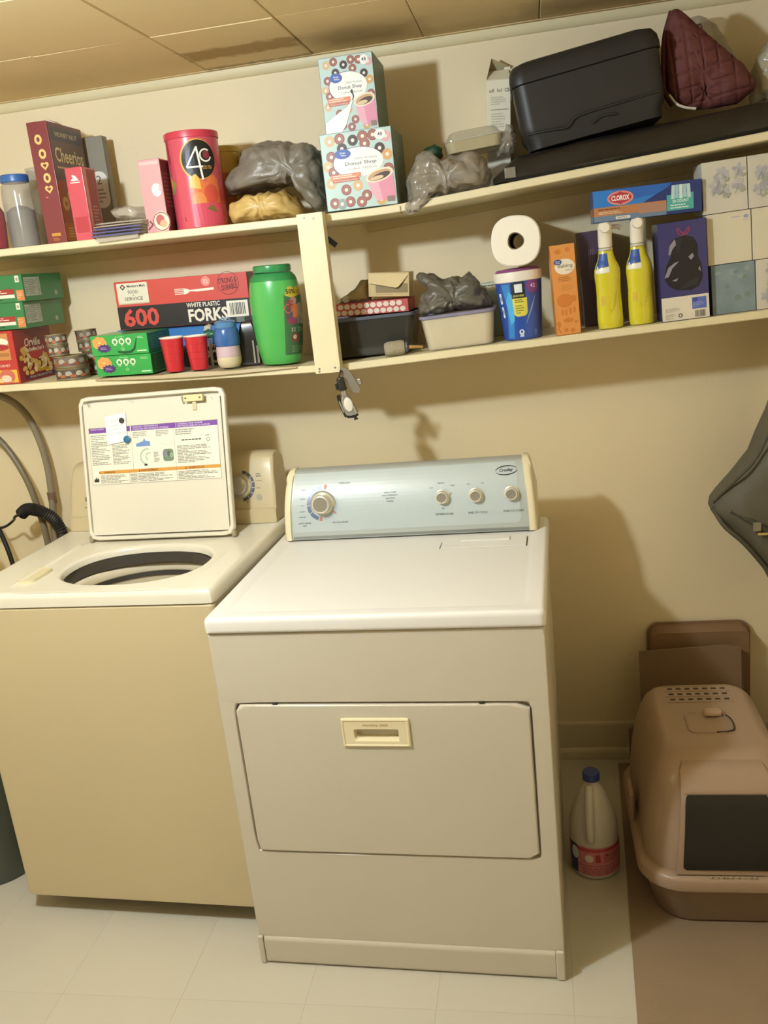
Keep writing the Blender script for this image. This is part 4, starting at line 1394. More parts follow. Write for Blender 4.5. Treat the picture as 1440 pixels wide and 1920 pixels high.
# ---- lower shelf, from the left
GRN = mat('#2f7a45', .4, coat=.3, var=.04)
def granola(label, z, tl, x1=-.648):
    t, w, d, h = carton('snack_box', label, -.815, x1, .073, -.285, .215, GRN, z=z, tilt=tl)
    sh = Sheet()
    sh.rect(w / 2 - .021, h - .020, w / 2 - .009, h - .002, '#dcd8c6', 0)
    sh.rect(w / 2 - .018, h - .016, w / 2 - .012, h - .008, '#9a9a8c', 1)
    sh.rect(w / 2 - .024, .004, w / 2 - .001, .032, '#cf7f4a', 0)
    sh.lines(w / 2 - .022, .010, w / 2 - .004, .028, 4, '#e8b98c', 1)
    sh.rect(-w / 2 + .006, .022, w / 2 - .030, .036, '#a5332f', 0)
    sh.lines(-w / 2 + .010, .024, w / 2 - .034, .034, 2, '#e9dccb', 1)
    sh.rect(-w / 2 + .006, .012, w / 2 - .030, .021, '#e4ddcb', 0)
    sh.lines(-w / 2 + .006, .004, w / 2 - .034, .010, 1, '#173d22', 0)
    sh.build('front_print', t, fmap_front(d))
    sh = Sheet()
    sh.rect(.006, .014, .090, h - .008, '#b9bfae', 0)
    for u in (.028, .074):
        sh.rect(u - .0006, .014, u + .0006, h - .008, '#5c6a5c', 1)
    sh.lines(.009, .018, .026, h - .012, 8, '#7f8a7c', 1, seed=3)
    sh.lines(.031, .018, .072, h - .012, 9, '#7f8a7c', 1, seed=4)
    sh.lines(.077, .018, .088, h - .012, 8, '#7f8a7c', 1, seed=5)
    sh.rect(.165, .012, .180, .024, '#a9b3a0', 0)
    sh.build('side_print', t, fmap_right(w, d))
    return t
# popcorn box
POP = mat('#b8332f', .35, coat=.3)
t, w, d, h = carton('popcorn_box', 'red popcorn box with bowl of popcorn picture at left end of lower shelf', -.815, -.699, .148, -.300, .205, POP, zf=zL)
tl0 = t.rotation_euler[1]
z0 = t.location.z
sh = Sheet()
sh.rect(-w / 2 + .003, .068, w / 2 - .016, .142, '#c98a52', 0)
sh.ell(.012, .118, .030, .012, '#efe0c8', 1)
sh.ell(.012, .104, .030, .009, '#a5332f', 1)
sh.rect(-w / 2 + .003, .078, w / 2 - .020, .088, '#a8713f', 1)
sh.rect(-w / 2 + .003, .004, w / 2 - .006, .040, '#d9b23c', 0)
sh.ell(.020, .022, .024, .020, '#c76a55', 1)
sh.ell(.016, .016, .016, .010, '#e8c9ad', 2)
sh.text('GOURMET', .012, .052, .007, '#f0dcc2', 1)
sh.lines(-.04, .006, .045, .016, 2, '#f0dcc2', 3)
sh.build('front_print', t, fmap_front(d))
sh = Sheet()
sh.rect(.002, .002, d - .002, h - .002, '#8f2a2a', 0)
sh.text('Orville', .092, .110, .024, '#f0d9c0', 19, width=.085, bold=.02, shear=.2)
sh.text("Redenbacher's", .100, .090, .013, '#f0d9c0', 19, width=.105, bold=.02)
sh.poly([(.06, .082), (.15, .090), (.135, .066), (.10, .058), (.072, .066)], '#b8332f', 18)
rn = random.Random(8)
for i in range(95):
    u = rn.uniform(.022, .175)
    vmax = .10 - .9 * abs(u - .05) * .35
    v = rn.uniform(.022, min(.09, vmax) if u > .055 else .098)
    sh.ell(u, v, rn.uniform(.006, .011), rn.uniform(.005, .009), rn.choice(('#e7cf8f', '#dcb964', '#efdcaa', '#d2a84e')), 1 + i * .15, 9)
sh.rect(.03, .006, .19, .016, '#4d2a55', 18)
sh.text('MOVIE THEATER BUTTER', .11, .011, .006, '#e7cf8f', 19, width=.12)
sh.rect(.10, .022, .16, .030, '#c9962f', 18)
sh.build('side_print', t, fmap_right(w, d), step=.0001)
zg = zL(-.74) + .1500
granola('green snack bar box with white nutrition panel resting on the popcorn box', zg + .0015, tl0, -.655)
granola('green snack bar box on top of the other green box, under the upper shelf', zg + .0752, tl0, -.642)
# small tins
TIN = mat('#b5a580', .3, metal=.75, var=.05)
TIN2 = mat('#8f8778', .35, metal=.6)
def tin(label, x, y, z, r, h, tl, seed, group):
    t = thing('food_tin', label, 'tin', (x, y, z), (0, tl, seed * .35), group)
    obj('body', lathe([(r - .001, .001), (r - .002, .003), (r - .002, h - .003), (r - .001, h - .001)], 36, cap0=True, cap1=False), TIN2, t, 40)
    b = lathe([(r - .003, h - .004), (r - .001, h - .003), (r, h - .002), (r, h), (r - .0015, h), (r - .003, h - .002), (.004, h - .002)], 36)
    obj('rim', b, TIN, t, 40)
    obj('bottom_rim', lathe([(r - .0015, 0), (r, .0005), (r, .0022), (r - .0015, .003)], 36), TIN, t, 40)
    sh = Sheet()
    rn = random.Random(seed)
    for k in range(-4, 5):
        u = k * r * .62
        sh.rect(u - r * .30, .005, u + r * .30, h - .005, rn.choice(('#6b5a4a', '#53473c', '#75634f')), 0)
        sh.ell(u - r * .12, h * .52, r * .20, h * .24, rn.choice(('#a89f8e', '#978d7c', '#b5ab98')), 1, 12)
        sh.rect(u - r * .05, h * .22, u + r * .28, h * .45, rn.choice(('#b5653a', '#a85a38', '#8c4a34')), 2)
        sh.line([(u - r * .25, h * .3), (u, h * .34)], .002, '#2b2622', 2)
    sh.build('label_print', t, fmap_cyl(r - .002), maxlen=.008, eps=.0004, step=.0002)
    return t
s0 = -slope(zL, -.55)
zt0 = lambda x: zL(x) + .0008
gt = 'small tins stacked on the lower shelf'
zc = zt0(-.56)
tin('food tin at the bottom of the front stack of tins', -.560, -.255, zc, .048, .033, s0, 1, gt)
tin('wide food tin, second from bottom in the front stack of tins', -.560, -.255, zc + .0336, .048, .033, s0, 2, gt)
zc2 = zt0(-.53) + .0012
tin('food tin at the bottom of the rear stack, beside green boxes', -.530, -.145, zc2, .045, .033, s0, 3, gt)
tin('food tin second from bottom in the rear stack of tins', -.530, -.145, zc2 + .0336, .045, .033, s0, 4, gt)
tin('smaller tin on left, third up, resting on the wide front tins', -.583, -.268, zc + .0683, .030, .030, s0, 5, gt)
tin('smaller tin on left at the very top of the front stack', -.585, -.266, zc + .0989, .031, .030, s0, 6, gt)
tin('smaller tin on right, third up, resting on the rear tins', -.548, -.155, zc2 + .0680, .032, .030, s0, 7, gt)
tin('smaller tin on right at the very top of the rear stack', -.549, -.155, zc2 + .0994, .032, .030, s0, 8, gt)
# two bright green snack boxes, lower shelf
BG = mat('#35a04a', .35, coat=.35, var=.03)
def fruit_box(label, z, tl, x0, x1, cut):
    t, w, d, h = carton('snack_box', label, x0, x1, .0555, -.300, .155, BG, z=z, tilt=tl, group='bright green snack boxes', flap=False)
    sh = Sheet()
    rn = random.Random(3)
    cxl = -w / 2 + .026
    sh.ell(cxl, .034, .020, .016, '#e6c27c', 0, 20)
    for k in range(7):
        sh.ell(cxl + .013 * cos(k * .9), .036 + .010 * sin(k * .9), .009, .008, '#e09a52', 1, 12)
    pts = []
    for k in range(22):
        r_ = (1.15 if k % 2 else .82)
        pts.append((cxl + .012 + .020 * r_ * cos(2 * pi * k / 22), .020 + .011 * r_ * sin(2 * pi * k / 22)))
    sh.poly(pts, '#4b2f68', 2)
    sh.lines(cxl + .001, .016, cxl + .024, .024, 2, '#b59ac8', 3)
    for i, u in enumerate((-.012, .008, .028)):
        sh.ell(u, .037, .0085, .0085, '#dfe6c8', 0, 20)
        sh.ell(u, .036, .0045, .0050, '#4c8f4f', 1, 12)
        sh.rect(u - .004, .0255, u + .004, .0275, '#c9dcb8', 0)
    sh.lines(-.010, .048, .026, .050, 1, '#bfe0b4', 0)
    sh.lines(.052, .042, .076, .048, 2, '#bfe0b4', 0)
    sh.rect(.050, .007, .078, .010, '#d7ecc8', 0)
    sh.arc(.009, .016, .003, .0042, 0, 2 * pi, '#bfe0b4', 0, 10)
    if cut:      # the pushed-in tear flap
        sh.poly([(-.008, .012), (.012, .009), (.030, .010), (.040, .016), (.046, .028), (.054, .048), (.0555, .048), (.050, .030), (.046, .014), (.034, .004), (.012, .002), (-.006, .006)], '#1c4a26', 1)
    sh.build('front_print', t, fmap_front(d))
    sh = Sheet()
    sh.rect(.003, .003, d - .003, h - .003, '#29703a', 0)
    sh.lines(.015, .010, d - .02, h - .008, 6, '#5d9a66', 1)
    sh.build('side_print', t, fmap_right(w, d))
    return t, h
zb = zL(-.38) + .0050
tl = -slope(zL, -.38)
_, h = fruit_box('bright green snack box on the lower shelf, under its twin with cut flap', zb, tl, -.462, -.297, False)
fruit_box('bright green snack box with torn front flap on top of its twin', zb + h + .0012, tl, -.466, -.298, True)
# blue carton of plastic cutlery, red/black carton above
t, w, d, h = carton('cutlery_carton', 'blue and black cutlery carton partly hidden under the red forks carton', -.460, -.040, .118, -.142, .135, mat('#3a7cc0', .4, coat=.3), zf=zL)
tl = t.rotation_euler[1]
zf_ = t.location.z + h
sh = Sheet()
sh.rect(-w / 2 + .0015, .0015, w / 2 - .0015, .062, '#1d1c1f', 0)
sh.rect(-w / 2 + .010, h - .055, -w / 2 + .085, h - .002, '#e4dcc6', 0)
sh.text('600', -w / 2 + .07, .033, .040, '#3a7cc0', 1, width=.10, bold=.03)
sh.text('SPOONS', .10, .026, .040, '#cfc6b4', 1, width=.13, bold=.02)
sh.text('WHITE PLASTIC', .10, .055, .010, '#cfc6b4', 1, width=.10, bold=.02)
sh.build('front_print', t, fmap_front(d))
RED, BK = '#cf4b41', '#241f1e'
t, w, d, h = carton('cutlery_carton', 'red and black carton of six hundred white plastic forks', -.437, -.037, .1345, -.160, .150, mat(RED, .4, coat=.3), z=zf_ + .0022, tilt=tl)
sh = Sheet()
sh.rect(-w / 2 + .001, .001, w / 2 - .001, .0645, BK, 0)
sh.rect(-w / 2 + .008, .071, -w / 2 + .102, .130, '#e6ddc6', 0)
sh.rect(-w / 2 + .008, .071, -w / 2 + .102, .0745, '#c9bda2', 1)
sh.poly([(-w / 2 + .018, .1195), (-w / 2 + .0265, .111), (-w / 2 + .035, .1195), (-w / 2 + .0265, .128)], '#2b2725', 1)
sh.ell(-w / 2 + .0265, .1195, .0035, .0035, '#e6ddc6', 2, 12)
sh.text("Member's Mark", -w / 2 + .068, .1215, .0075, '#2b2725', 1, width=.056, bold=.015)
sh.text('FOOD', -w / 2 + .056, .105, .0095, '#2b2725', 1, width=.030)
sh.text('+', -w / 2 + .056, .0955, .0045, '#2b2725', 1)
sh.text('SERVICE', -w / 2 + .056, .086, .0095, '#2b2725', 1, width=.056)
sh.text('600', -w / 2 + .071, .0325, .052, RED, 1, width=.108, bold=.03)
sh.text('WHITE PLASTIC', .062, .0555, .0125, '#ece4d2', 1, width=.100, bold=.02)
sh.text('FORKS', .073, .026, .037, '#ece4d2', 1, width=.118, bold=.035)
sh.rect(w / 2 - .069, .014, w / 2 - .006, .059, '#efe8d8', 1)
sh.bars(w / 2 - .060, .020, w / 2 - .014, .053, 11, '#3a3531', 2)
# the fork
fc = '#efe6d2'
sh.poly([(.028, .0935), (.052, .0915), (.100, .0935), (.100, .100), (.052, .0985), (.028, .0975)], fc, 1)
sh.poly([(.028, .0975), (.020, .1015), (.010, .103), (.010, .0865), (.020, .088), (.028, .0935)], fc, 1)
for k in range(4):
    v = .0875 + .0046 * k
    sh.rect(-.018, v - .0004, .0105, v + .0018, fc, 1)
sh.ell(.078, .118, .0135, .0135, '#e58a7e', 1, 28)
sh.text('BPA', .078, .121, .005, '#f4dccf', 2, bold=.01)
sh.text('FREE', .078, .114, .005, '#f4dccf', 2, bold=.01)
sh.arc(.143, .108, .0305, .0318, 0, 2 * pi, '#4a1c18', 1, 36)
sh.text('STRONG &', .142, .116, .015, '#4a1c18', 2, width=.054, rot=.07, bold=.01)
sh.text('DURABLE', .146, .098, .015, '#4a1c18', 2, width=.046, rot=.12, bold=.01)
sh.build('front_print', t, fmap_front(d))
sh = Sheet()
sh.rect(.002, .002, d - .002, .0645, BK, 0)
sh.rect(.002, .0645, d - .002, h - .002, '#5b4a41', 0)
sh.build('side_print', t, fmap_right(w, d))
# red party cups
CUPM = mat('#c42a33', .3, coat=.4, var=.03)
CUPW = mat('#efe3d4', .4)
def cup(label, x, y, seed):
    z, tl = on_shelf(zL, x, .0052)
    t = thing('party_cup', label, 'cup', (x, y, z), (0, tl, seed), 'red party cups on the lower shelf')
    prof = [(.0235, 0), (.0245, .003), (.0262, .030), (.0268, .0305), (.0278, .048), (.0284, .0485), (.0300, .070), (.0306, .0705), (.0318, .090)]
    obj('body', lathe(prof + [(.0308, .090), (.0290, .068), (.0225, .003)], 40), CUPM, t, 40)
    b = lathe([(.0318, .0905), (.0336, .0915), (.0340, .0930), (.0330, .0942), (.0316, .0935), (.0306, .0905)], 40, cap0=False, cap1=False)
    obj('rim', b, CUPW, t, 60)
    obj('inner_lining', lathe([(.0220, .0035), (.0288, .068), (.0306, .0895)], 40, cap1=False), CUPW, t, 60)
    return t
cup('red plastic party cup next to the bright green boxes', -.239, -.278, 0)
cup('red plastic party cup on the right, next to the blue capped bottle', -.170, -.272, 1)
z, tl = on_shelf(zL, -.15)
t = thing('candy_wrapper', 'small green and white crinkled candy wrapper just behind the right red cup', 'wrapper', (-.160, -.195, z), (0, tl, .3))
obj('stem', lathe([(.004, 0), (.004, .082)], 10), mat('#d9d3c2', .5), t, 40)
bm = pillow([(-.016, .082), (.016, .082), (.018, .098), (.010, .104), (-.012, .103)], 0, .012, .012, 30, 8, amp=.003, sc=60, seed=3)
obj('green_part', bm, mat('#2f6b45', .35), t, 180)
bm = pillow([(-.014, .1045), (.010, .1055), (.012, .117), (.002, .122), (-.010, .115)], 0, .009, .009, 30, 8, amp=.003, sc=60, seed=5)
obj('clear_twist', bm, mat('#c9c4b4', .25, alpha=.8), t, 180)
# squat bottle: blue dome, lilac middle, cream base
z, tl = on_shelf(zL, -.083, .0052)
t = thing('travel_bottle', 'squat bottle with blue dome top, lilac middle and cream base', 'bottle', (-.083, -.268, z), (0, tl, 0))
obj('base', lathe([(.022, 0), (.027, .002), (.0325, .012), (.0335, .026), (.0330, .030)], 40), mat('#d6c7a6', .4), t, 40)
obj('middle', lathe([(.0332, .0303), (.0336, .034), (.0322, .056), (.0318, .0585)], 40), mat('#c9aeb4', .4), t, 40)
obj('dome', lathe([(.0325, .0588), (.0350, .064), (.0358, .080), (.0335, .100), (.0292, .108)], 40), mat('#3b66a6', .2, coat=.6, alpha=.92), t, 40)
obj('cap', lathe([(.0290, .1083), (.0295, .110), (.0290, .122), (.025, .126), (.010, .1275)], 40), mat('#4f7fae', .3, coat=.4), t, 40)
obj('carry_loop', tube([(-.016, 0, .126), (-.010, 0, .1315), (.004, 0, .1335), (.014, 0, .131), (.018, 0, .125)], .0016, 8), mat('#4f7fae', .3), t, 60)
# black packet with silver strips
z, tl = on_shelf(zL, -.02, .0052)
t = thing('battery_pack', 'glossy black packet with silver strips beside the green tub', 'packet', (-.036, -.222, z), (0, tl, .12))
bm = loft_xy([(rrect(.062, .03, .006), 0), (rrect(.064, .034, .008), .004), (rrect(.058, .03, .008), .075), (rrect(.04, .022, .006), .108), (rrect(.03, .012, .004), .118)])
obj('body', bm, mat('#27241f', .2, coat=.6), t, 50)
obj('silver_strip', bm_box(.012, .017, -.0192, -.0172, .004, .066, .0006), mat('#c9c2ae', .25, metal=.6), t)
obj('silver_strip', bm_box(.022, .028, -.0185, -.0165, .004, .052, .0006), mat('#a9a08a', .25, metal=.6), t)
bm = loft_xy([(rrect(.030, .02, .004, 4, -.014, 0), .1185), (rrect(.028, .018, .004, 4, -.014, 0), .132)])
obj('hang_tab', bm, mat('#3f4a42', .35, coat=.3), t, 50)
# big green tub
z, tl = on_shelf(zL, .058, .0036)
t = thing('laundry_tub', 'big bright green plastic tub with darker green screw lid on the lower shelf', 'tub', (.058, -.240, z), (0, tl, 0))
gp = [(.040, 0), (.0475, .003), (.052, .020), (.0575, .055), (.0615, .095), (.0635, .135), (.0640, .175), (.0625, .205), (.0595, .222)]
obj('body', lathe(gp, 56, ex=1.10, ey=.9), mat('#4fae55', .28, coat=.5, var=.03), t, 60)
obj('shoulder', lathe([(.0597, .2222), (.0560, .232), (.0490, .241), (.0440, .2445)], 56, ex=1.10, ey=.9), mat('#2f8a4c', .3, coat=.4), t, 60)
obj('lid', lathe([(.0455, .2448), (.0510, .2455), (.0520, .2475), (.0520, .2590), (.0505, .2625), (.0460, .2640), (.0440, .2625), (.004, .2625)], 56, ey=.9), mat('#2a8a4c', .25, coat=.5), t, 40)
def gr(v):
    for (r0, z0_), (r1, z1_) in zip(gp, gp[1:]):
        if z0_ <= v <= z1_:
            return r0 + (r1 - r0) * (v - z0_) / (z1_ - z0_ + 1e-9)
    return gp[-1][0]
sh = Sheet()
def gm(u, v, e):
    a_ = -pi / 2 + u / .060
    r = gr(v)
    return ((r * 1.10 + e) * cos(a_), (r * .9 + e) * sin(a_), v)
sh.poly([(.026, .025), (.100, .025), (.108, .10), (.108, .190), (.060, .195), (.034, .185), (.030, .12)], '#3d6a45', 0)
sh.poly([(.036, .183), (.046, .205), (.056, .206), (.064, .198), (.074, .205), (.092, .206), (.100, .186), (.074, .180), (.052, .176)], '#cdb83a', 1)
sh.text('50%', .053, .192, .012, '#2c2a1e', 2, bold=.02)
sh.lines(.064, .184, .092, .196, 3, '#8a7c2c', 2)
for u, v, ru, rv, c_ in ((.048, .158, .010, .013, '#8a3b3f'), (.058, .168, .010, .010, '#b98a80'), (.062, .140, .014, .020, '#cf7a45'), (.080, .145, .014, .018, '#9aa08a'), (.044, .132, .010, .018, '#5a4a56'),
                         (.052, .115, .014, .010, '#8c3f5c'), (.072, .118, .012, .012, '#7a8068'), (.086, .120, .012, .016, '#b9b09a')):
    sh.ell(u, v, ru, rv, c_, 2, 18)
sh.arc(.044, .148, .010, .0125, radians(80), radians(280), '#b56a5a', 3, 10)
sh.ell(.060, .070, .016, .013, '#7d4a3c', 1, 18)
sh.ell(.056, .072, .006, .006, '#c9b89a', 2, 12)
sh.text('32', .052, .092, .010, '#d8d2bc', 2)
sh.lines(.066, .084, .098, .098, 3, '#9ab08c', 2)
sh.lines(.046, .030, .096, .050, 4, '#7f9a72', 2)
sh.build('label_print', t, gm, maxlen=.010)

# grey smoky bin behind the post
s_ = slope(zL, .3)
def bin_tub(name, label, cx, cy, w, d, h, z, tl, m, rimm, cat='bin', taper=.86):
    t = thing(name, label, cat, (cx, cy, z), (0, tl, 0))
    bm = loft_xy([(rrect(w * taper - .01, d * taper - .01, .018), 0), (rrect(w * taper, d * taper, .022), .004), (rrect(w, d, .026), h - .010), (rrect(w - .006, d - .006, .024), h - .010), (rrect(w * taper - .006, d * taper - .006, .020), .006)])
    obj('body', bm, m, t, 50)
    bm = loft_xy([(rrect(w + .001, d + .001, .026), h - .0098), (rrect(w + .008, d + .008, .028), h - .008), (rrect(w + .010, d + .010, .03), h - .001), (rrect(w + .004, d + .004, .028), h),
                  (rrect(w - .006, d - .006, .024), h - .001), (rrect(w - .006, d - .006, .024), h - .0096)], False, False)
    obj('rim', bm, rimm, t, 50)
    return t
tb_ = bin_tub('storage_bin', 'smoky dark grey plastic bin with bluish rim behind the shelf post', .294, -.158, .290, .195, .106, zL(.288) + .0065, -.005, mat('#3a3833', .2, alpha=.9, coat=.4, var=.15), mat('#5d6370', .3, alpha=.95))
obj('dark_contents', loft_xy([(rrect(.245, .155, .02), .007), (rrect(.27, .175, .02), .07), (rrect(.25, .16, .02), .085)]), mat('#1f1d1b', .7, var=.3), tb_, 60)
obj('lid_panel', loft_xy([(rrect(.290, .185, .02), .0965), (rrect(.290, .185, .02), .0995)]), mat('#45434a', .3), tb_, 50)
ztop = zL(.288) + .0065 + .1065
# polka-dot box on the bin
t, w, d, h = carton('gift_box', 'flat red box with white polka dots lying on the dark grey bin', .215, .420, .034, -.205, .15, mat('#c4504e', .5), z=ztop + .0008, tilt=.012, flap=False)
sh = Sheet()
for i in range(12):
    for j in range(2):
        u = -w / 2 + .009 + .0180 * i + (.0090 if j % 2 else 0)
        if abs(u) < w / 2 - .0085:
            sh.ell(u, .0088 + .0160 * j, .0080, .0070, '#e8d6c6', 1, 16)
sh.build('front_print', t, fmap_front(d))
zt_ = ztop + .0008 + .036
# tan flip-top carton
t, w, d, h = carton('small_carton', 'tan cardboard carton with loose tuck flap on the polka dot box', .312, .424, .062, -.195, .10, mat('#cdb583', .6, var=.07), z=zt_ + .006, tilt=radians(4.5), flap=False)
obj('tuck_flap', loft([[(-w / 2 + .001, -d / 2 - .0008, h), (w / 2 - .001, -d / 2 - .0008, h - .004), (w / 2 - .028, -d / 2 - .010, h - .036), (w / 2 - .036, -d / 2 - .010, h - .039), (-w / 2 + .003, -d / 2 - .009, h - .026)],
                       [(-w / 2 + .001, -d / 2 + .0002, h), (w / 2 - .001, -d / 2 + .0002, h - .004), (w / 2 - .028, -d / 2 - .009, h - .036), (w / 2 - .036, -d / 2 - .009, h - .039), (-w / 2 + .003, -d / 2 - .008, h - .026)]]), mat('#d6c08e', .6, var=.06), t)
sh = Sheet()
sh.rect(-w / 2 + .020, .010, w / 2 - .004, .034, '#8f7b56', 0)
sh.lines(-w / 2 + .022, .003, w / 2 - .03, .008, 1, '#b5a071', 0)
sh.build('flap_opening', t, fmap_front(d))
obj('lid', bm_box(-w / 2, w / 2, -d / 2, d / 2, h + .0002, h + .0012), mat('#d6c08e', .6), t)
# folded grey paper bag to the left of the carton
poly = [(.214, zt_ - .001), (.226, 1.540), (.268, 1.562), (.290, 1.584), (.308, 1.584), (.3085, 1.545), (.309, zt_ - .001), (.26, zt_ - .0015)]
bm = pillow(poly, -.150, .036, .05, 60, 12, c=(.275, 1.540), amp=.0035, sc=26, seed=9, floor=zt_ + .001)
t = thing('paper_bag', 'small folded greyish tan bag with round sticker left of the tan carton', 'bag')
obj('folded_bag', bm, mat('#a2926c', .55, var=.12, bump=.15, bscale=60), t, 180)
sh = Sheet()
sh.ell(.246, 1.538, .010, .010, '#b9b3a6', 0, 20)
sh.build('sticker', t, lambda u, v, e: (u, -.1835 - e, v))
# tub of white wipes with bag on top
zt2 = zL(.558)
tl2 = -slope(zL, .558)
t = bin_tub('plastic_tub', 'clear plastic tub full of white cloths at the front of lower shelf', .558, -.225, .192, .150, .092, zt2 + .0008, tl2, mat('#e8dcc0', .3, alpha=.5, coat=.4), mat('#8d88a0', .3, alpha=.92), 'tub', .90)
bm = bmesh.new()
rings = []
for k in range(24):
    f = k / 23
    s2 = .90 + .10 * f
    wob = .0016 * sin(k * 2.1)
    rings.append([(x, y, .007 + .072 * f) for x, y in rrect(.192 * s2 - .010 + wob, .150 * s2 - .010 + wob, .02)])
obj('white_cloths', loft(rings, bm=bm), mat('#f0e4c6', .7, var=.06, bump=.2, bscale=30), t, 60)
obj('lid', loft_xy([(rrect(.185, .142, .02), .0832), (rrect(.185, .142, .02), .0866), (rrect(.17, .13, .02), .0872)]), mat('#b9b2b0', .3, alpha=.8), t, 50)
ztb = zt2 + .096
bm = pillow([(.452, ztb - .006), (.449, 1.505), (.462, 1.53), (.478, 1.548), (.455, 1.568), (.446, 1.582), (.462, 1.586), (.495, 1.579), (.520, 1.566), (.545, 1.570), (.568, 1.562), (.590, 1.577), (.610, 1.560), (.622, 1.54), (.640, 1.51), (.645, 1.487), (.61, ztb), (.55, ztb)],
            -.225, .062, .06, 110, 24, c=(.545, 1.515), amp=.008, sc=24, seed=14, pleat=.0028, pleat_n=8, floor=lambda x: zt2 + .0955 + .0352 * (x - .558))
tag(obj('grocery_bag', bm, mat('#655f54', .38, alpha=.97, var=.16, scale=24, bump=.15, bscale=90), None, 180), 'knotted dark grey plastic bag lying on the clear tub of cloths', 'bag')
# pale blue-green sheet behind
t, w, d, h = carton('paper_pad', 'pale blue green pad standing between the grey bag and the blue tub', .585, .712, .150, -.085, .030, mat('#a9bdb2', .5), zf=zL, flap=False)
sh = Sheet()
sh.rect(-w / 2 + .002, .128, w / 2 - .002, h - .002, '#d8d4bc', 0)
sh.lines(-w / 2 + .02, .138, w / 2 - .03, .144, 1, '#4d5048', 1)
sh.build('front_print', t, fmap_front(d))
# small grey roller on the shelf edge
z, tl = on_shelf(zL, .40)
t = thing('brush', 'small greyish brush with rounded tan pad at the lower shelf edge', 'brush', (.392, -.283, z + .0), (0, tl, .15))
b = lathe([(.012, -.036), (.017, -.033), (.0195, -.024), (.0195, .010), (.017, .018), (.010, .020)], 28)
bmesh.ops.rotate(b, verts=b.verts[:], matrix=Matrix.Rotation(pi / 2, 3, 'Y'))
for v in b.verts:
    v.co.z += .0195
obj('pad', b, mat('#9b9179', .8, bump=.3, bscale=200, var=.1), t, 50)
b = lathe([(.013, .0202), (.014, .024), (.010, .028)], 20)
bmesh.ops.rotate(b, verts=b.verts[:], matrix=Matrix.Rotation(pi / 2, 3, 'Y'))
for v in b.verts:
    v.co.z += .0185
obj('collar', b, mat('#5e5d6a', .4), t, 40)
obj('handle', tube([(.028, 0, .018), (.045, .002, .016), (.066, .008, .012)], .005, 10, rf=lambda i: 1.1 - .02 * i), mat('#b08c55', .5), t, 60)

# blue detergent tub with white lid band
z, tl = on_shelf(zL, .722)
t = thing('detergent_tub', 'blue oval detergent tub with white lid under the paper towel roll', 'tub', (.722, -.250, z), (0, tl, 0))
BLU = mat('#2b4fa3', .3, coat=.4, var=.04)
cprofz = [(.046, 0), (.0495, .003), (.0510, .03), (.0545, .08), (.0580, .125), (.0595, .147)]
obj('body', lathe(cprofz, 56, ey=.82, cap1=False), BLU, t, 40)
obj('lid_band', lathe([(.0600, .1472), (.0622, .149), (.0625, .168), (.0605, .1720), (.055, .1725)], 56, ey=.82), mat('#e9dfd0', .35), t, 40)
obj('lid_top', lathe([(.0560, .1727), (.0565, .1745), (.052, .1790), (.03, .1805), (.004, .181)], 56, ey=.82), mat('#8c4a7c', .35, coat=.3), t, 40)
def cr(v):
    for (r0, a0), (r1, a1) in zip(cprofz, cprofz[1:]):
        if a0 <= v <= a1 + 1e-6:
            return r0 + (r1 - r0) * (v - a0) / (a1 - a0)
    return .0595
def cm(u, v, e):
    a_ = -pi / 2 + u / .0545
    r = cr(v)
    return ((r + e) * cos(a_), (r * .82 + e) * sin(a_), v)
sh = Sheet()
sh.poly([(-.044, .006), (-.024, .006), (-.018, .06), (-.022, .143), (-.044, .143), (-.034, .08)], '#2f7fc4', 0)
sh.poly([(-.030, .04), (-.018, .05), (-.014, .11), (-.026, .125), (-.036, .10)], '#4aa8de', 1)
sh.rect(-.018, .106, .014, .146, '#20232d', 2)
sh.rect(-.010, .120, .008, .141, '#e2e4e6', 3)          # plain light square where a code is printed
sh.text('SCAN HERE', -.002, .112, .0052, '#d8d45a', 3, width=.026, bold=.015)
sh.rect(-.018, .060, .018, .108, '#d8cf52', 1, r=.012)
sh.rect(-.018, .085, .018, .106, '#d8cf52', 2)
sh.lines(-.012, .094, .012, .104, 2, '#57542a', 3)
sh.lines(-.012, .066, .012, .090, 4, '#8c8634', 3)
sh.ell(.034, .133, .016, .018, '#7d3f86', 1, 24)
sh.text('42', .035, .134, .010, '#e8d8e8', 2, bold=.01)
for k in range(10):
    a_ = .2 + k * .12
    sh.line([(.012 + .002 * k, .040 + .004 * k), (.026 + .0018 * k, .075 + .004 * k)], .0008, '#8fb0dc', 1)
sh.rect(-.056, .095, -.048, .122, '#dfe3e6', 2, rot=.08)
sh.rect(-.053, .060, -.046, .088, '#dfe3e6', 2, rot=.08)
sh.ell(-.052, .108, .0025, .006, '#5d8a6a', 3, 12)
sh.ell(-.0495, .074, .0025, .006, '#5d8a6a', 3, 12)
sh.ell(-.002, .020, .007, .007, '#dfe3e6', 1, 20)
sh.poly([(-.006, .016), (.002, .016), (.004, .008), (-.008, .008)], '#c9d2de', 1)
sh.ell(-.002, .021, .003, .0036, '#2b4fa3', 2, 12)
sh.lines(.036, .008, .044, .024, 4, '#8fa0cc', 1)
sh.build('label_print', t, cm, maxlen=.008, step=.0002)
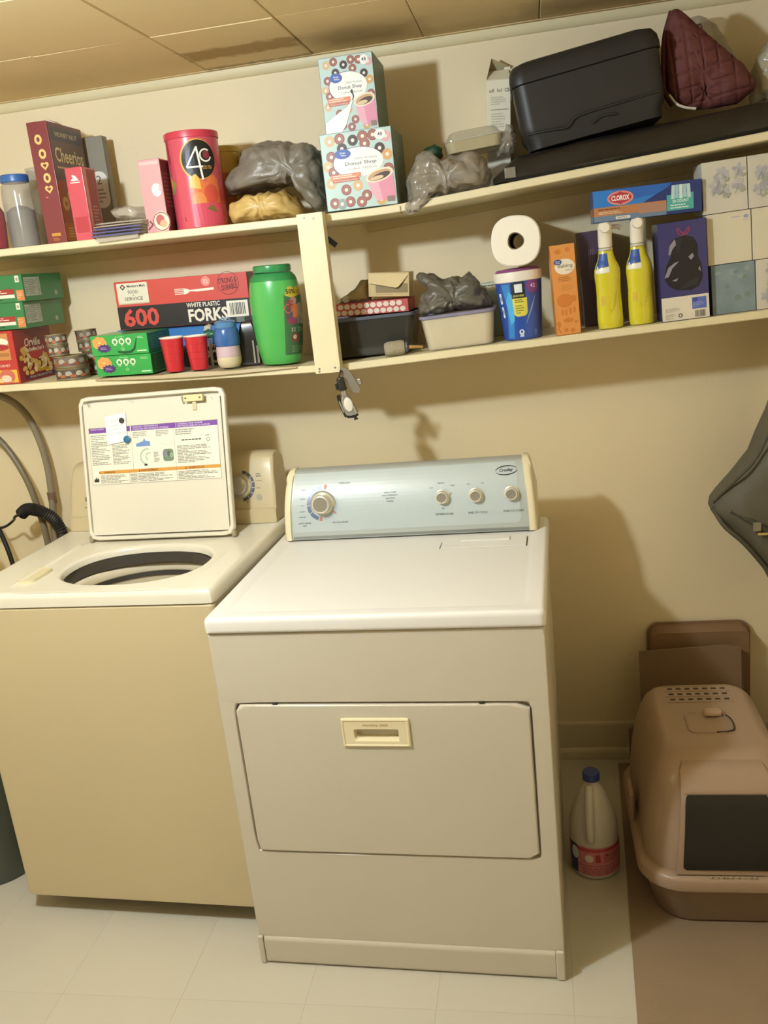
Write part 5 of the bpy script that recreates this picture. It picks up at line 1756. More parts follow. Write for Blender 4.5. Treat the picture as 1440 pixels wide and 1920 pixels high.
# paper towel roll
zp = z + .1815 + .0625
t = thing('paper_towel_roll', 'white paper towel roll lying on the blue tub with its end facing out', 'paper roll', (.722, -.180, zp + .002), (0, .0, -.03))
n = 56
rr_o, rr_i, L2 = .0630, .0200, .137
def towel(r, y, dent=True):
    pts = []
    for i in range(n):
        a_ = 2 * pi * i / n
        r_ = r * (1 + (.035 * cos(4 * (a_ - .75)) if dent else .05 * cos(3 * a_ + .4)))
        pts.append((r_ * cos(a_), y, r_ * sin(a_)))
    return pts
bm = loft([towel(rr_i, L2 - .02, False), towel(rr_i, -L2 + .002, False), towel(rr_i + .001, -L2, False), towel(rr_o - .003, -L2), towel(rr_o, -L2 + .003), towel(rr_o, L2 - .003), towel(rr_o - .003, L2), towel(rr_i, L2, False)], False, False)
obj('paper_layers', bm, mat('#f2ead8', .85, var=.02, bump=.12, bscale=240), t, 35)
bm = loft([towel(rr_i - .0006, L2 - .001, False), towel(rr_i - .0006, -L2 + .003, False), towel(rr_i - .0016, -L2 + .003, False), towel(rr_i - .0016, L2 - .001, False)], False, False)
obj('cardboard_core', bm, mat('#8f7f62', .8), t, 60)
# orange baking soda box
ORG = mat('#d68a45', .4, coat=.25, var=.03)
t, w, d, h = carton('baking_soda_box', 'tall orange baking soda box between the blue tub and yellow bottles', .805, .866, .222, -.302, .045, ORG, zf=zL, flap=False, yaw=.10)
sh = Sheet()
sh.rect(-w / 2 + .001, .001, w / 2 - .001, h - .001, '#d9914a', 0)
DO = '#cb7a34'
for (u, v, ru, rv) in ((-.004, .085, .020, .017), (.018, .088, .008, .008), (-.012, .056, .0035, .008), (-.003, .055, .0035, .008), (.008, .058, .0035, .009), (.018, .060, .0035, .008), (.002, .036, .013, .006), (-.006, .012, .005, .005), (.010, .010, .006, .006),
                       (-.012, .205, .008, .006), (.012, .208, .006, .006), (.020, .030, .005, .004)):
    sh.ell(u, v, ru, rv, DO, 1, 18)
sh.text('9', -.024, .026, .016, '#b5622a', 2)
sh.line([(-.026, .018), (-.020, .006)], .002, '#b5622a', 2)
sh.ell(.002, .168, .025, .019, '#e9ddc6', 2, 32)
sh.ell(-.014, .180, .0100, .0068, '#3b568f', 3, 22)
sh.text('Great', -.014, .1818, .0034, '#e6e8ee', 4)
sh.text('Value', -.014, .1777, .0034, '#e6e8ee', 4)
sh.text('Baking', .004, .169, .0115, '#4a4642', 3, width=.036)
sh.text('SODA', .012, .159, .0045, '#8a8478', 3)
sh.lines(-.016, .132, .020, .145, 3, '#a7672f', 2)
sh.lines(-.010, .110, .022, .124, 3, '#c98540', 2)
sh.build('front_print', t, fmap_front(d), step=.0002)
sh = Sheet()
sh.rect(.001, .001, d - .001, h - .001, '#a86b3c', 0)
sh.rect(.006, .130, .026, .176, '#b0a27c', 1)
sh.rect(.006, .094, .026, .124, '#b0a27c', 1)
sh.rect(.006, .042, .026, .088, '#b0a27c', 1)
for a_, b_ in ((.130, .176), (.094, .124), (.042, .088)):
    sh.lines(.008, a_ + .002, .024, b_ - .004, 9, '#5b5340', 2, seed=int(a_ * 1000))
    sh.rect(.006, b_, .032, b_ + .002, '#4d3a24', 2)
sh.build('side_print', t, fmap_right(w, d))
# purple pack behind
t, w, d, h = carton('paper_towel_pack', 'dark purple pack with pale stripes behind the yellow bottles', .886, .960, .245, -.150, .12, mat('#54425a', .35, coat=.4), zf=zL, flap=False)
sh = Sheet()
for k in range(4):
    sh.line([(-.014 + .0045 * k, .120), (-.012 + .0045 * k, h - .045)], .0009, '#9d8da4', 0)
    sh.line([(.012 + .0045 * k, .120), (.014 + .0045 * k, h - .045)], .0009, '#9d8da4', 0)
sh.build('front_print', t, fmap_front(d))
# yellow bottles with white trigger heads
YEL = mat('#d6c82e', .22, coat=.6, var=.04)
WHP = mat('#efe6d2', .35, coat=.2)
def spray(label, x, y, seed, nozzle):
    z, tl = on_shelf(zL, x)
    t = thing('spray_bottle', label, 'bottle', (x, y, z), (0, tl + .0, 0), 'yellow spray bottles')
    prof = [(.026, 0), (.0305, .003), (.0318, .02), (.0312, .060), (.0300, .085), (.0305, .110), (.0320, .132), (.0312, .146), (.0275, .158), (.0225, .168), (.0190, .180), (.0175, .192)]
    obj('body', lathe(prof, 40, ey=.74), YEL, t, 60)
    obj('collar', lathe([(.0176, .1922), (.0180, .193), (.0176, .1975), (.0150, .1990)], 28), mat('#c9c2ae', .4), t, 40)
    bm = loft([[(xx, yy, zz) for xx, yy in rrect(w_, d_, min(w_, d_) * .45, 5, 0, yo)] for w_, d_, zz, yo in
               ((.032, .032, .1994, 0), (.034, .034, .203, 0), (.0335, .036, .224, -.002), (.0330, .048, .240, -.008), (.0325, .054, .250, -.010), (.0280, .050, .2570, -.009), (.0180, .036, .2595, -.006))])
    obj('trigger_head', bm, WHP, t, 60)
    b = lathe([(.0110, -.012), (.0125, -.008), (.0125, .004), (.0110, .006), (.003, .0065)], 24)
    bmesh.ops.rotate(b, verts=b.verts[:], matrix=Matrix.Rotation(pi / 2, 3, 'X'))
    obj('nozzle', b, WHP, t, 40, loc=(-.001, -.036, .2465))
    if nozzle:
        obj('trigger', tube([(.010, -.010, .246), (.024, -.006, .246), (.034, -.003, .2445), (.040, -.002, .240)], .0052, 10), mat('#c9b9b0', .35), t, 60)
    sh = Sheet()
    pf = lambda v: next((r0 + (r1 - r0) * (v - z0_) / (z1_ - z0_) for (r0, z0_), (r1, z1_) in zip(prof, prof[1:]) if z0_ <= v <= z1_), .014)
    def bmf(u, v, e):
        a_ = -pi / 2 + u / .030
        r = pf(v)
        return ((r + e) * cos(a_), (r * .74 + e) * sin(a_), v)
    sh.poly([(-.034, .1385), (.004, .1385), (.004, .1520), (-.034, .148)], '#e6e0d0', 0)
    sh.poly([(-.034, .150), (.003, .1535), (.003, .1850), (-.034, .185)], '#2b4f9c', 0)
    sh.poly([(-.030, .150), (-.024, .150), (-.026, .156), (-.030, .156)], '#dfe3ec', 1)
    for k in range(4):
        sh.line([(-.006 + .004 * k, .060 + .010 * k), (.002 + .004 * k, .042 + .012 * k), (.014 + .002 * k, .060 + .012 * k)], .0009, '#c2b020', 0)
    sh.rect(-.022, .060, -.012, .082, '#cfa62e', 0)
    sh.build('label_print', t, bmf, maxlen=.007)
    return t
spray('yellow cleaning spray bottle with white trigger head next to orange box', .944, -.275, 1, True)
spray('yellow cleaning spray bottle with white trigger head next to navy box', 1.022, -.268, 2, False)
# navy rubbish bag box
NAV = mat('#35336b', .35, coat=.3, var=.04)
t, w, d, h = carton('bin_bag_box', 'navy box showing a black rubbish bag, white at the bottom', 1.066, 1.180, .236, -.305, .100, NAV, zf=zL, flap=False)
sh = Sheet()
sh.rect(-w / 2 + .001, .001, w / 2 - .001, .058, '#dcd2bf', 0)
BB, BB2, HL = '#1c1a20', '#2c2930', '#8c8790'
sh.poly([(-.020, .196), (-.030, .185), (-.034, .165), (-.028, .155), (-.040, .135), (-.046, .105), (-.036, .085), (-.020, .075), (.016, .070), (.034, .078), (.044, .098), (.042, .130), (.034, .150), (.036, .175), (.026, .195), (.006, .202)], BB, 1)
sh.poly([(-.034, .162), (-.030, .182), (-.018, .195), (-.012, .185), (-.024, .172), (-.030, .158)], HL, 2)
sh.poly([(-.046, .106), (-.036, .130), (-.020, .140), (-.010, .142), (-.026, .128), (-.036, .108)], HL, 2)
sh.poly([(-.016, .192), (-.002, .196), (-.008, .165), (-.014, .16)], BB2, 2)
sh.poly([(.012, .150), (.022, .158), (.026, .150), (.018, .142)], HL, 2)
sh.poly([(-.028, .098), (-.014, .103), (-.018, .095)], HL, 2)
sh.poly([(.034, .118), (.038, .126), (.040, .112)], HL, 2)
sh.poly([(-.010, .075), (.030, .082), (.036, .100), (.004, .090)], BB2, 2)
sh.line([(-.006, .204), (-.012, .216), (-.008, .220), (-.002, .210), (.004, .206), (.010, .212), (.016, .220), (.018, .214), (.010, .204), (-.004, .202)], .0018, '#b5384c', 2)
sh.rect(.016, .024, .050, .052, '#5a6bb4', 1)
sh.text('20', .023, .046, .008, '#2a2f66', 2, bold=.02)
sh.lines(.018, .028, .048, .042, 4, '#8c9ad0', 2)
sh.bars(.022, .004, .048, .020, 9, '#3a3531', 1)
sh.lines(-.048, .022, -.008, .032, 4, '#a39a88', 1)
sh.lines(-.048, .005, -.022, .018, 5, '#a39a88', 1, seed=3)
sh.arc(-.013, .012, .003, .005, 0, 2 * pi, '#3a3531', 1, 12)
sh.build('front_print', t, fmap_front(d))
# long disinfecting-product box lying across
zc_ = zL(.95) + .2610
t, w, d, h = carton('cleaning_product_box', 'long blue cleaning product box lying across the bottles and navy box', .910, 1.164, .0735, -.298, .105, mat('#2b5aa8', .35, coat=.35), z=1.6618, tilt=-.004, flap=False)
sh = Sheet()
sh.rect(-w / 2 + .001, .001, w / 2 - .001, h - .001, '#2a62b4', 0)
sh.poly([(-w / 2 + .001, h - .001), (-w / 2 + .045, h - .001), (-w / 2 + .09, .045), (.02, .052), (.07, h - .001), (w / 2 - .001, h - .001), (w / 2 - .001, .034), (-w / 2 + .001, .034)], '#2f78c4', 1)
sh.poly([(-.01, .034), (.02, .050), (.05, .064), (.058, h - .001), (w / 2 - .001, h - .001), (w / 2 - .001, .001), (.03, .001)], '#27356f', 2)
sh.rect(-w / 2 + .001, .014, .045, .034, '#b5794c', 3)
sh.rect(-w / 2 + .001, .001, .045, .014, '#6c7f95', 3)
sh.rect(-.020, .010, .045, .030, '#a97f68', 4)
sh.lines(-w / 2 + .012, .026, -.045, .031, 1, '#5e3b22', 4)
sh.lines(-w / 2 + .012, .017, -.050, .024, 2, '#dcc3a8', 4)
sh.rect(-.075, .003, -.040, .010, '#d8d2c4', 4, r=.003)
sh.text('REFILL', -.058, .0065, .0040, '#3a3a3a', 5, width=.022)
sh.ell(-.062, .052, .031, .0165, '#d78a80', 4, 36)
sh.poly([(-.090, .052), (-.062, .067), (-.034, .052), (-.062, .037)], '#b5323c', 5)
sh.ell(-.062, .052, .026, .012, '#b5323c', 5, 30)
sh.text('CLOROX', -.062, .052, .0125, '#f1ece4', 6, width=.043, bold=.035)
sh.poly([(.046, .008), (.108, .008), (.108, .046), (.046, .044)], '#4fa79c', 4)
for k in range(5):
    sh.rect(.057 + .009 * k, .034 + .002 * (k % 2), .065 + .009 * k, .066, ('#bcd3d6', '#9fc1c8', '#cfdfde', '#a8c8cc', '#bcd3d6')[k], 5, rot=.03 * (k - 2))
sh.text('20 COUNT', .078, .029, .0070, '#e6efe8', 6, width=.038, bold=.02)
sh.lines(.054, .011, .102, .023, 2, '#d5e6dc', 6)
sh.build('front_print', t, fmap_front(d), step=.00015)
sh = Sheet()
sh.rect(-.105 + .001, .014, -.001, .034, '#a9764c', 0)
sh.rect(-.105 + .001, .001, -.001, .014, '#6f86a0', 0)
sh.build('end_print', t, lambda u, v, e: (-w / 2 - e, -d / 2 - u, v))

# tissue boxes in a stack of three by two
PAT = mat('#cfc8b8', .5, var=.04)
PLN = mat('#d9cfb6', .5, var=.03)
BLUE_T = mat('#7d8c90', .5, var=.35, scale=22)
def tissue(label, col, row, m, style):
    wbox, hbox = .1025, .1195
    x = 1.2350 + col * .1042
    xs = x - row * .0 + (.010 * (1 - row) if col == 0 else .010 * (1 - row)) - .004
    z, tl = on_shelf(zL, xs)
    z += row * (hbox + .0011)
    t = thing('tissue_box', label, 'tissue box', (xs, -.228, z), (0, tl, 0), 'tissue boxes stacked at the right of the lower shelf')
    obj('carton', bm_box(-wbox / 2, wbox / 2, -.0575, .0535, 0, hbox, .0015), m, t)
    LAST['t'], LAST['dims'] = t, (wbox, .111, hbox, m)
    sh = Sheet()
    rn = random.Random(col * 7 + row)
    if style == 'flower':
        for k in range(7):
            cu, cv = rn.uniform(-.036, .036), rn.uniform(.022, hbox - .022)
            for q in range(6):
                a_ = q * pi / 3 + rn.random()
                sh.ell(cu + .008 * cos(a_), cv + .008 * sin(a_), .0085, .0050, rn.choice(('#b7b3b8', '#c0bab8', '#aba8ac')), k * 6 + q, 10, rot=a_)
            sh.line([(cu, cv), (cu + rn.uniform(-.015, .015), max(.004, cv - .020))], .0012, '#9aa08f', 50 + k)
            sh.ell(cu + .010, max(.008, cv - .014), .007, .0026, '#a3ab95', 60 + k, 10, rot=.6)
    elif style == 'bare':
        sh.lines(.010, .008, .040, .012, 1, '#c9bfa8', 0)
    elif style == 'plain':
        sh.lines(.006, hbox - .016, .034, hbox - .010, 1, '#b5aebe', 0)
        sh.ell(.040, hbox - .014, .006, .004, '#8f9ac0', 0, 14)
        sh.text('2-PLY', .040, hbox - .022, .0036, '#8f8a94', 0)
    else:
        for k in range(9):
            cu, cv = rn.uniform(-.040, .040), rn.uniform(.012, hbox - .012)
            sh.ell(cu, cv, rn.uniform(.004, .009), rn.uniform(.003, .007), rn.choice(('#6f8288', '#8c9a98', '#74857c')), k, 12)
    sh.build('front_print', t, lambda u, v, e: (u, -.0575 - e, v), step=.00004)
    return t
tissue('blue green tissue box at bottom left of the tissue stack', 0, 0, BLUE_T, 'blue')
tissue('flower print tissue box at bottom right of the tissue stack', 1, 0, PAT, 'flower')
tissue('plain cream tissue box, middle left in the tissue stack', 0, 1, PLN, 'plain')
tissue('plain cream tissue box, middle right in the tissue stack', 1, 1, PLN, 'bare')
tissue('flower print tissue box at top left of the tissue stack', 0, 2, PAT, 'flower')
tissue('flower print tissue box at top right of the tissue stack', 1, 2, PAT, 'flower')

# blue strip stuck on the wall between the shelves
t = obj('wall_sticker', bm_box(-.017, .017, -.0016, -.0002, -.0075, .0075, .0004), mat('#4a4f66', .4), None, loc=(.186, 0, 1.698))
t.rotation_euler = (0, radians(42), 0)
tag(t, 'small dark blue strip stuck to the wall behind the shelf post', 'sticker')

# gadget hanging from the foot of the post
t = thing('hanging_gadget', 'small black and silver gadget with grey tag hanging under the shelf post', 'gadget', (.243, -.372, 1.358), (0, radians(-9), 0))
t.scale = (1.12, 1.12, 1.12)
BKP = mat('#25221f', .35, coat=.3)
SIL = mat('#b9b4a8', .25, metal=.6, coat=.3)
obj('hook', tube([(.006, .006, .006), (.003, 0, .0), (.0, -.002, -.006), (-.002, -.002, -.010)], .0022, 8), mat('#3f392f', .4, .4), t, 60)
obj('black_cap', lathe([(.0090, -.040), (.0100, -.038), (.0092, -.012), (.0070, -.009), (.003, -.0085)], 20), BKP, t, 40)
obj('cap_fin', bm_box(-.0150, -.0095, -.004, .004, -.036, -.020, .001), BKP, t, 40)
obj('neck', lathe([(.0064, -.053), (.0064, -.0402)], 16), SIL, t, 40)
bm = loft([[(x + ox_, y, zz) for x, y in rrect(w_, .018, .006)] for w_, zz, ox_ in ((.018, -.101, .008), (.030, -.097, .006), (.029, -.078, .003), (.024, -.062, .001), (.015, -.0535, 0))])
obj('silver_body', bm, SIL, t, 50)
b = lathe([(.0095, -.006), (.0112, -.002), (.0102, .003), (.004, .006)], 24, ey=1.6)
bmesh.ops.rotate(b, verts=b.verts[:], matrix=Matrix.Rotation(pi / 2, 3, 'X'))
obj('white_pad', b, mat('#d9d3c4', .35, coat=.3), t, 50, loc=(.005, -.008, -.074))
obj('side_rail', loft([[(x + dx, y, zz) for x, y in rrect(.0075, .014, .002)] for zz, dx in ((-.102, -.0085), (-.078, -.0135), (-.056, -.0150), (-.048, -.0140))]), BKP, t, 50)
obj('side_inlay', loft([[(x + dx, y - .0068, zz) for x, y in rrect(.0035, .003, .001)] for zz, dx in ((-.090, -.0110), (-.062, -.0146))]), SIL, t, 50)
obj('clip_foot', loft([[(x + .006 + dx, y, zz) for x, y in rrect(w_, .010, .002)] for zz, w_, dx in ((-.1135, .010, .006), (-.108, .004, .005), (-.1055, .026, 0), (-.1015, .030, 0))]), BKP, t, 40)
obj('grey_tag', loft([[(x, yy, zz) for x, zz in ((.003, .012), (.016, .010), (.026, -.004), (.038, -.046), (.034, -.056), (.020, -.052), (.009, -.018))] for yy in (.010, .015)]), mat('#7d7462', .5), t, 40)
obj('tag_clip', bm_box(.037, .045, .006, .014, -.036, -.024, .001), SIL, t, 40)

# ================================================================ BEHIND THE WASHER
HOSE = mat('#8f8068', .4, var=.12, scale=60)
o = tag(obj('water_hose', tube([(-1.06, -.03, 1.335), (-.97, -.045, 1.352), (-.90, -.05, 1.325), (-.855, -.05, 1.27), (-.832, -.05, 1.19), (-.824, -.05, 1.10), (-.826, -.06, 1.0), (-.835, -.075, .88), (-.84, -.08, .70)], .0115, 12), HOSE, None, 60),
        'grey brown water hose curving down to the right, nearest the washer lid', 'hose')
obj('hose_collar', lathe([(.0128, 0), (.0135, .002), (.0135, .036), (.0128, .038)], 16), mat('#7a5f4a', .5), o, 40, loc=(-.8265, -.058, .985))
tag(obj('water_hose', tube([(-1.08, -.06, 1.27), (-.985, -.075, 1.235), (-.93, -.08, 1.175), (-.885, -.085, 1.075), (-.862, -.09, .965), (-.853, -.095, .88), (-.85, -.10, .72)], .0105, 12), mat('#7d7058', .4, var=.12, scale=60), None, 60),
    'grey brown water hose on the left, curving down behind the black corrugated hose', 'hose')
b = tube([(-.895, -.142, .975), (-.872, -.142, .990), (-.845, -.142, .988), (-.815, -.135, .972), (-.795, -.115, .935), (-.781, -.115, .87), (-.780, -.115, .70)], .0185, 14, rf=lambda i: 1.0 + (.10 if i % 2 else -.06), smooth=14)
tag(obj('drain_hose', b, mat('#2a2622', .5), None, 50), 'black corrugated drain hose bent over behind the washing machine', 'hose')
tag(obj('power_cord', tube([(-.875, -.172, .985), (-.90, -.17, .975), (-.945, -.11, .950), (-.985, -.10, .928), (-1.04, -.09, .915), (-1.10, -.08, .905)], .0042, 8), mat('#231f1c', .5), None, 60), 'thin black power cord running left from the drain hose', 'cord')
tag(obj('power_cord', tube([(-1.04, -.13, 1.03), (-1.005, -.13, .965), (-.985, -.13, .90), (-.965, -.14, .82), (-.96, -.14, .70)], .0075, 8), mat('#231f1c', .5), None, 60), 'thick black cord at far left dropping behind the washing machine', 'cord')
bm = pillow([(-1.07, .96), (-1.02, .98), (-.995, .91), (-.985, .82), (-1.0, .74), (-1.07, .72)], -.22, .05, .05, 40, 10, amp=.008, sc=20, seed=6)
tag(obj('dark_bag', bm, mat('#2b2823', .5, var=.2), None, 180), 'dark cloth bag at the left picture edge behind the washing machine', 'bag')
for v_ in ():
    pass
# small clip on the wall cord
t = obj('cord_clip', bm_box(-.02, .02, -.008, -.0005, -.006, .006, .002), mat('#b8a888', .4), None, loc=(-.905, 0, .945))
tag(t, 'small pale clip holding the black cord to the wall', 'clip')
# waste bin at the lower left
t = thing('waste_bin', 'dark grey green round waste bin left of the washing machine', 'bin', (-.935, -.565, .0005))
obj('body', lathe([(.118, 0), (.124, .003), (.152, .36), (.156, .362), (.156, .372), (.150, .372), (.121, .006)], 56), mat('#4b4f46', .45, var=.05), t, 40)

# ================================================================ RIGHT-HAND CORNER
# cat litter box
TAN = mat('#a38a72', .42, var=.04, scale=5, coat=.15)
TAN2 = mat('#836d59', .45, var=.05, scale=5)
lcx = 1.128
t = thing('litter_box', 'tan hooded cat litter box with dark flap opening on the brown mat', 'litter box', (lcx, -.52, .0036))
def LB(w, yf, yb, r, z):
    return ([(x, y) for x, y in rrect(w, yb - yf, r, 8, 0, (yf + yb) / 2)], z)
bm = loft_xy([LB(.300, -.225, .195, .07, 0), LB(.320, -.238, .205, .08, .006), LB(.362, -.262, .228, .09, .085), LB(.378, -.270, .234, .09, .116), LB(.380, -.271, .235, .09, .1185)])
obj('base_tray', bm, TAN2, t, 60)
bm = loft_xy([LB(.380, -.271, .235, .09, .1187), LB(.402, -.282, .246, .10, .1195), LB(.408, -.286, .250, .10, .126), LB(.406, -.285, .249, .10, .148), LB(.396, -.279, .244, .10, .157), LB(.372, -.262, .232, .09, .160)])
obj('rim_band', bm, TAN, t, 60)
bm = loft_xy([LB(.370, -.262, .230, .09, .1602), LB(.366, -.258, .229, .085, .20), LB(.352, -.246, .226, .08, .27), LB(.330, -.228, .222, .07, .325), LB(.304, -.200, .217, .06, .365), LB(.272, -.165, .210, .05, .395), LB(.246, -.140, .200, .045, .409), LB(.22, -.12, .188, .04, .413)])
hood = obj('hood', bm, TAN, t, 60)
for s_ in (-1, 1):
    obj('side_latch', bm_box(s_ * .199 - .006, s_ * .199 + .006, -.06, .02, .150, .235, .004), TAN, t, 40)
# raised door surround on the sloping front
def front_y(z):
    Z_ = [.1602, .20, .27, .325, .365, .395, .409]
    Y_ = [-.262, -.258, -.246, -.228, -.200, -.165, -.140]
    for i in range(6):
        if z <= Z_[i + 1]:
            f = (z - Z_[i]) / (Z_[i + 1] - Z_[i])
            return Y_[i] + f * (Y_[i + 1] - Y_[i])
    return Y_[-1]
def strip(rows, off0, off1):
    """solid strip that follows the sloping front; rows of (height, half width)"""
    return loft([[(-hw, front_y(z_) - off1, z_), (hw, front_y(z_) - off1, z_), (hw, front_y(z_) - off0, z_), (-hw, front_y(z_) - off0, z_)] for z_, hw in rows])
zz_ = [.1625 + (.398 - .1625) * i / 20 for i in range(21)]
bm = strip([(z_, .122 - .11 * (z_ - .1625) + (-.006 if i == 20 else 0)) for i, z_ in enumerate(zz_)], -.03, .012)
obj('door_surround', bm, TAN, t, 50)
ff = [(.176, .098), (.178, .103), (.182, .106)] + [(z_, .1065 - .085 * (z_ - .182)) for z_ in zz_ if .19 < z_ < .335] + [(.341, .091), (.345, .087)]
bm = strip(ff, .0122, .0150)
obj('door_flap', bm, mat('#191715', .35, var=.1), t, 50)
obj('door_hinge_bar', bm_box(-.094, .094, front_y(.35) - .0165, front_y(.35) - .0122, .346, .352, .002), TAN, t, 40)
rn = random.Random(12)
for k in range(9):
    b = lathe([(.0025, 0), (.003, .0012), (.0015, .002)], 8)
    obj('litter_crumb', b, mat('#a99a80', .7), t, loc=(-.045 + .012 * k + rn.uniform(-.004, .004), front_y(.175) - .0205, .1585 + .0035))
# vent slots
DRK = mat('#3b2d22', .7)
zv = .4132
vb = bm_box(-.0065, .0065, -.004, .004, zv - .001, zv + .0004)
vent = None
for r_ in range(3):
    for c_ in range(7):
        if vent is None:
            o = vent = obj('vent_slot', vb, DRK, hood)
        else:
            o = vent.copy()
            C.objects.link(o)
        o.location = (-.069 + .023 * c_, .172 - .030 * r_, 0)
rib = None
for r_ in range(4):
    if rib is None:
        o = rib = obj('vent_rib', bm_box(-.084, .084, -.0022, .0022, zv - .001, zv + .0016, .0006), TAN, hood)
    else:
        o = rib.copy()
        C.objects.link(o)
    o.location = (0, .188 - .030 * r_, 0)
# carrying handle recess and knob
bm = loft_xy([(rrect(.100, .105, .02, 6, -.004, -.012), zv - .001), (rrect(.100, .105, .02, 6, -.004, -.012), zv + .0025), (rrect(.092, .097, .018, 6, -.004, -.012), zv + .0028), (rrect(.088, .093, .016, 6, -.004, -.012), zv + .0004)])
obj('handle_recess', bm, TAN, hood, 40)
obj('handle_bar', bm_box(-.006, .038, .010, .034, zv + .002, zv + .018, .006, 3), mat('#b59a80', .3, coat=.4), hood, 60)
pts = [(.048, .02, zv + .003), (.056, .0, zv + .003), (.056, -.04, zv + .003), (.046, -.058, zv + .003), (.01, -.064, zv + .003)]
obj('handle_groove', tube(pts, .0018, 8), DRK, hood, 60)
# litter pans leaning on the wall
def pan(label, cx, yb, w, h, m, lean, roll, dep=.055):
    t = thing('litter_pan', label, 'litter pan', (cx, yb, .0036), (lean, roll, 0), 'empty litter pans leaning on the wall')
    ring = lambda ww, hh, r, y: [(x, y, z_ + h / 2) for x, z_ in rrect(ww, hh, r, 6)]
    bm = loft([ring(w - .030, h - .030, .018, 0), ring(w - .024, h - .024, .022, -.001), ring(w - .014, h - .014, .030, .02), ring(w - .006, h - .006, .034, dep), ring(w - .010, h - .010, .034, dep), ring(w - .026, h - .026, .022, .004)], True, True)
    obj('tray', bm, m, t, 60)
    bm = loft([ring(w - .008, h - .008, .034, dep - .006), ring(w + .004, h + .004, .036, dep - .006), ring(w + .006, h + .006, .038, dep - .001), ring(w + .002, h + .002, .036, dep + .003), ring(w - .012, h - .012, .034, dep + .003)], False, False)
    obj('rolled_rim', bm, m, t, 60)
    return t
def board_piece():
    t = thing('cardboard_panel', 'flat brown board standing in front of the litter pan by the wall', 'board', (1.152, -.155, .0036), (radians(-6), 0, 0))
    bm = loft([[(x, y, z_) for x, z_ in ((-.187, 0), (.142, 0), (.145, .424), (.10, .432), (.02, .428), (-.146, .420), (-.148, .20), (-.187, .17))] for y in (-.004, .004)])
    obj('board', bm, mat('#80654a', .6, var=.08, scale=6), t)
    obj('edge_fold', bm_box(.1435, .150, -.002, .030, .02, .412, .002), mat('#5a4433', .6), t)
    return t
board_piece()
pan('brown litter pan with rounded rim leaning on the wall behind the litter box', 1.192, -.075, .300, .466, mat('#86674a', .45, var=.06, scale=8), radians(-1.0), 0)
# bleach jug
t = thing('bleach_jug', 'white translucent jug with blue cap and pink label beside the dryer', 'jug', (.829, -.548, .0006), (0, 0, .15))
JUG = mat('#cfc9bc', .35, alpha=.96, var=.04, sss=.0, coat=.15)
JK_ = .89
jp = [(.050, 0), (.058, .003), (.061, .012), (.0612, .118), (.0595, .128), (.0600, .136), (.0595, .160), (.054, .190), (.044, .225), (.031, .262), (.022, .280), (.0185, .288), (.0185, .298)]
jp = [(r_ * 1.06, z_ * JK_) for r_, z_ in jp]
obj('body', lathe(jp, 48), JUG, t, 60)
obj('handle', tube([(-.010, -.020, .255), (-.016, -.042, .232), (-.020, -.058, .196), (-.022, -.067, .160), (-.022, -.067, .134), (-.020, -.058, .119)], .0110, 12), JUG, t, 60)
obj('cap', lathe([(.0205, .2660), (.0225, .267), (.0225, .284), (.0205, .288), (.004, .2885)], 32), mat('#2f3f80', .35), t, 40)
sh = Sheet()
sh.rect(-.095, .016, .095, .116, '#cc868b', 0)
sh.rect(-.095, .100, .095, .112, '#b54a56', 1)
sh.rect(-.095, .050, .095, .0525, '#9d4350', 1)
sh.rect(-.085, .016, -.058, .116, '#2b3358', 1)
sh.ell(-.066, .086, .012, .022, '#cfd3dc', 2, 20)
sh.rect(-.045, .058, .085, .098, '#c97a80', 1)
sh.ell(-.026, .078, .011, .013, '#e0cdc8', 2, 20)
sh.rect(-.010, .066, .002, .092, '#a33a4a', 2)
sh.lines(.010, .064, .070, .094, 4, '#a85560', 2)
sh.lines(-.045, .020, .080, .046, 4, '#a85560', 2, seed=4)
sh.ell(.020, .088, .004, .004, '#8f3040', 2, 10)
sh.build('label', t, lambda u, v, e: fmap_cyl(.0650)(u * 1.03, v * .86, e), maxlen=.010)
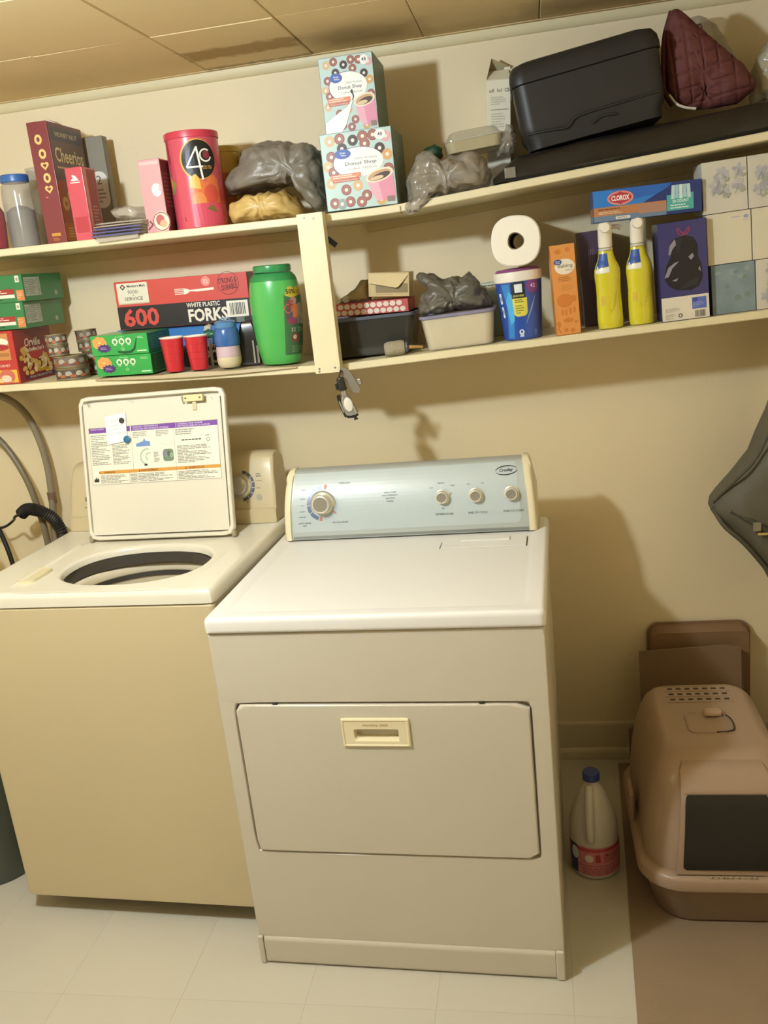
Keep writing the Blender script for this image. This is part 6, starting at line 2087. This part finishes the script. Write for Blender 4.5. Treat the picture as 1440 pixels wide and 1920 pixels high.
# jacket or bag hanging at the right
JK = mat('#5d5747', .65, var=.12, scale=12, bump=.15, bscale=60)
lv_ = [(1.375, 1.385, 1.408), (1.35, 1.362, 1.412), (1.20, 1.345, 1.412), (1.15, 1.332, 1.412), (1.09, 1.310, 1.412), (1.04, 1.290, 1.412), (.985, 1.245, 1.412), (.94, 1.206, 1.412), (.918, 1.192, 1.412), (.900, 1.188, 1.412), (.885, 1.194, 1.412),
       (.865, 1.212, 1.412), (.82, 1.250, 1.412), (.77, 1.290, 1.412), (.72, 1.325, 1.412), (.66, 1.352, 1.412), (.60, 1.366, 1.412), (.55, 1.380, 1.412)]
rings = []
for z_, x0, x1 in lv_:
    ring = []
    k = max(.35, min(1, (x1 - x0) / .12))
    for i in range(40):
        a_ = 2 * pi * i / 40
        cx_, rx = (x0 + x1) / 2, (x1 - x0) / 2
        c_, s_ = cos(a_), sin(a_)
        px = cx_ + rx * (abs(c_) ** .8) * (1 if c_ > 0 else -1)
        py = -.235 + .085 * k * (abs(s_) ** .7) * (1 if s_ > 0 else -1)
        py += .010 * noise.noise(Vector((px * 14, z_ * 9, a_))) + .006 * sin(px * 60 + z_ * 26)
        ring.append((px, py, z_))
    rings.append(ring)
t = thing('hanging_bag', 'dark grey green cloth bag hanging at the right edge by the wall', 'bag')
obj('cloth_body', loft(rings), JK, t, 180)
obj('strap', tube([(1.232, -.300, .905), (1.27, -.318, .882), (1.31, -.325, .855), (1.36, -.325, .815), (1.40, -.322, .780)], .0085, 8), mat('#3f3b30', .7), t, 60)
obj('buckle', bm_box(-.010, .010, -.004, .004, -.012, .012, .002), mat('#8f8a78', .3, .5), t, 40, loc=(1.287, -.333, .868))
obj('yellow_tab', bm_box(-.012, .012, -.0015, .0015, -.003, .003, .0006), mat('#c0a45a', .5), t, loc=(1.301, -.336, .848))
obj('hem_band', tube([(1.190, -.262, .905), (1.215, -.300, .862), (1.26, -.318, .818), (1.31, -.318, .752), (1.345, -.31, .70)], .006, 8), mat('#4c4739', .7), t, 60)
obj('top_seam', tube([(1.192, -.262, .918), (1.24, -.30, .985), (1.285, -.315, 1.04), (1.33, -.312, 1.13)], .004, 8), mat('#4c4739', .7), t, 60)
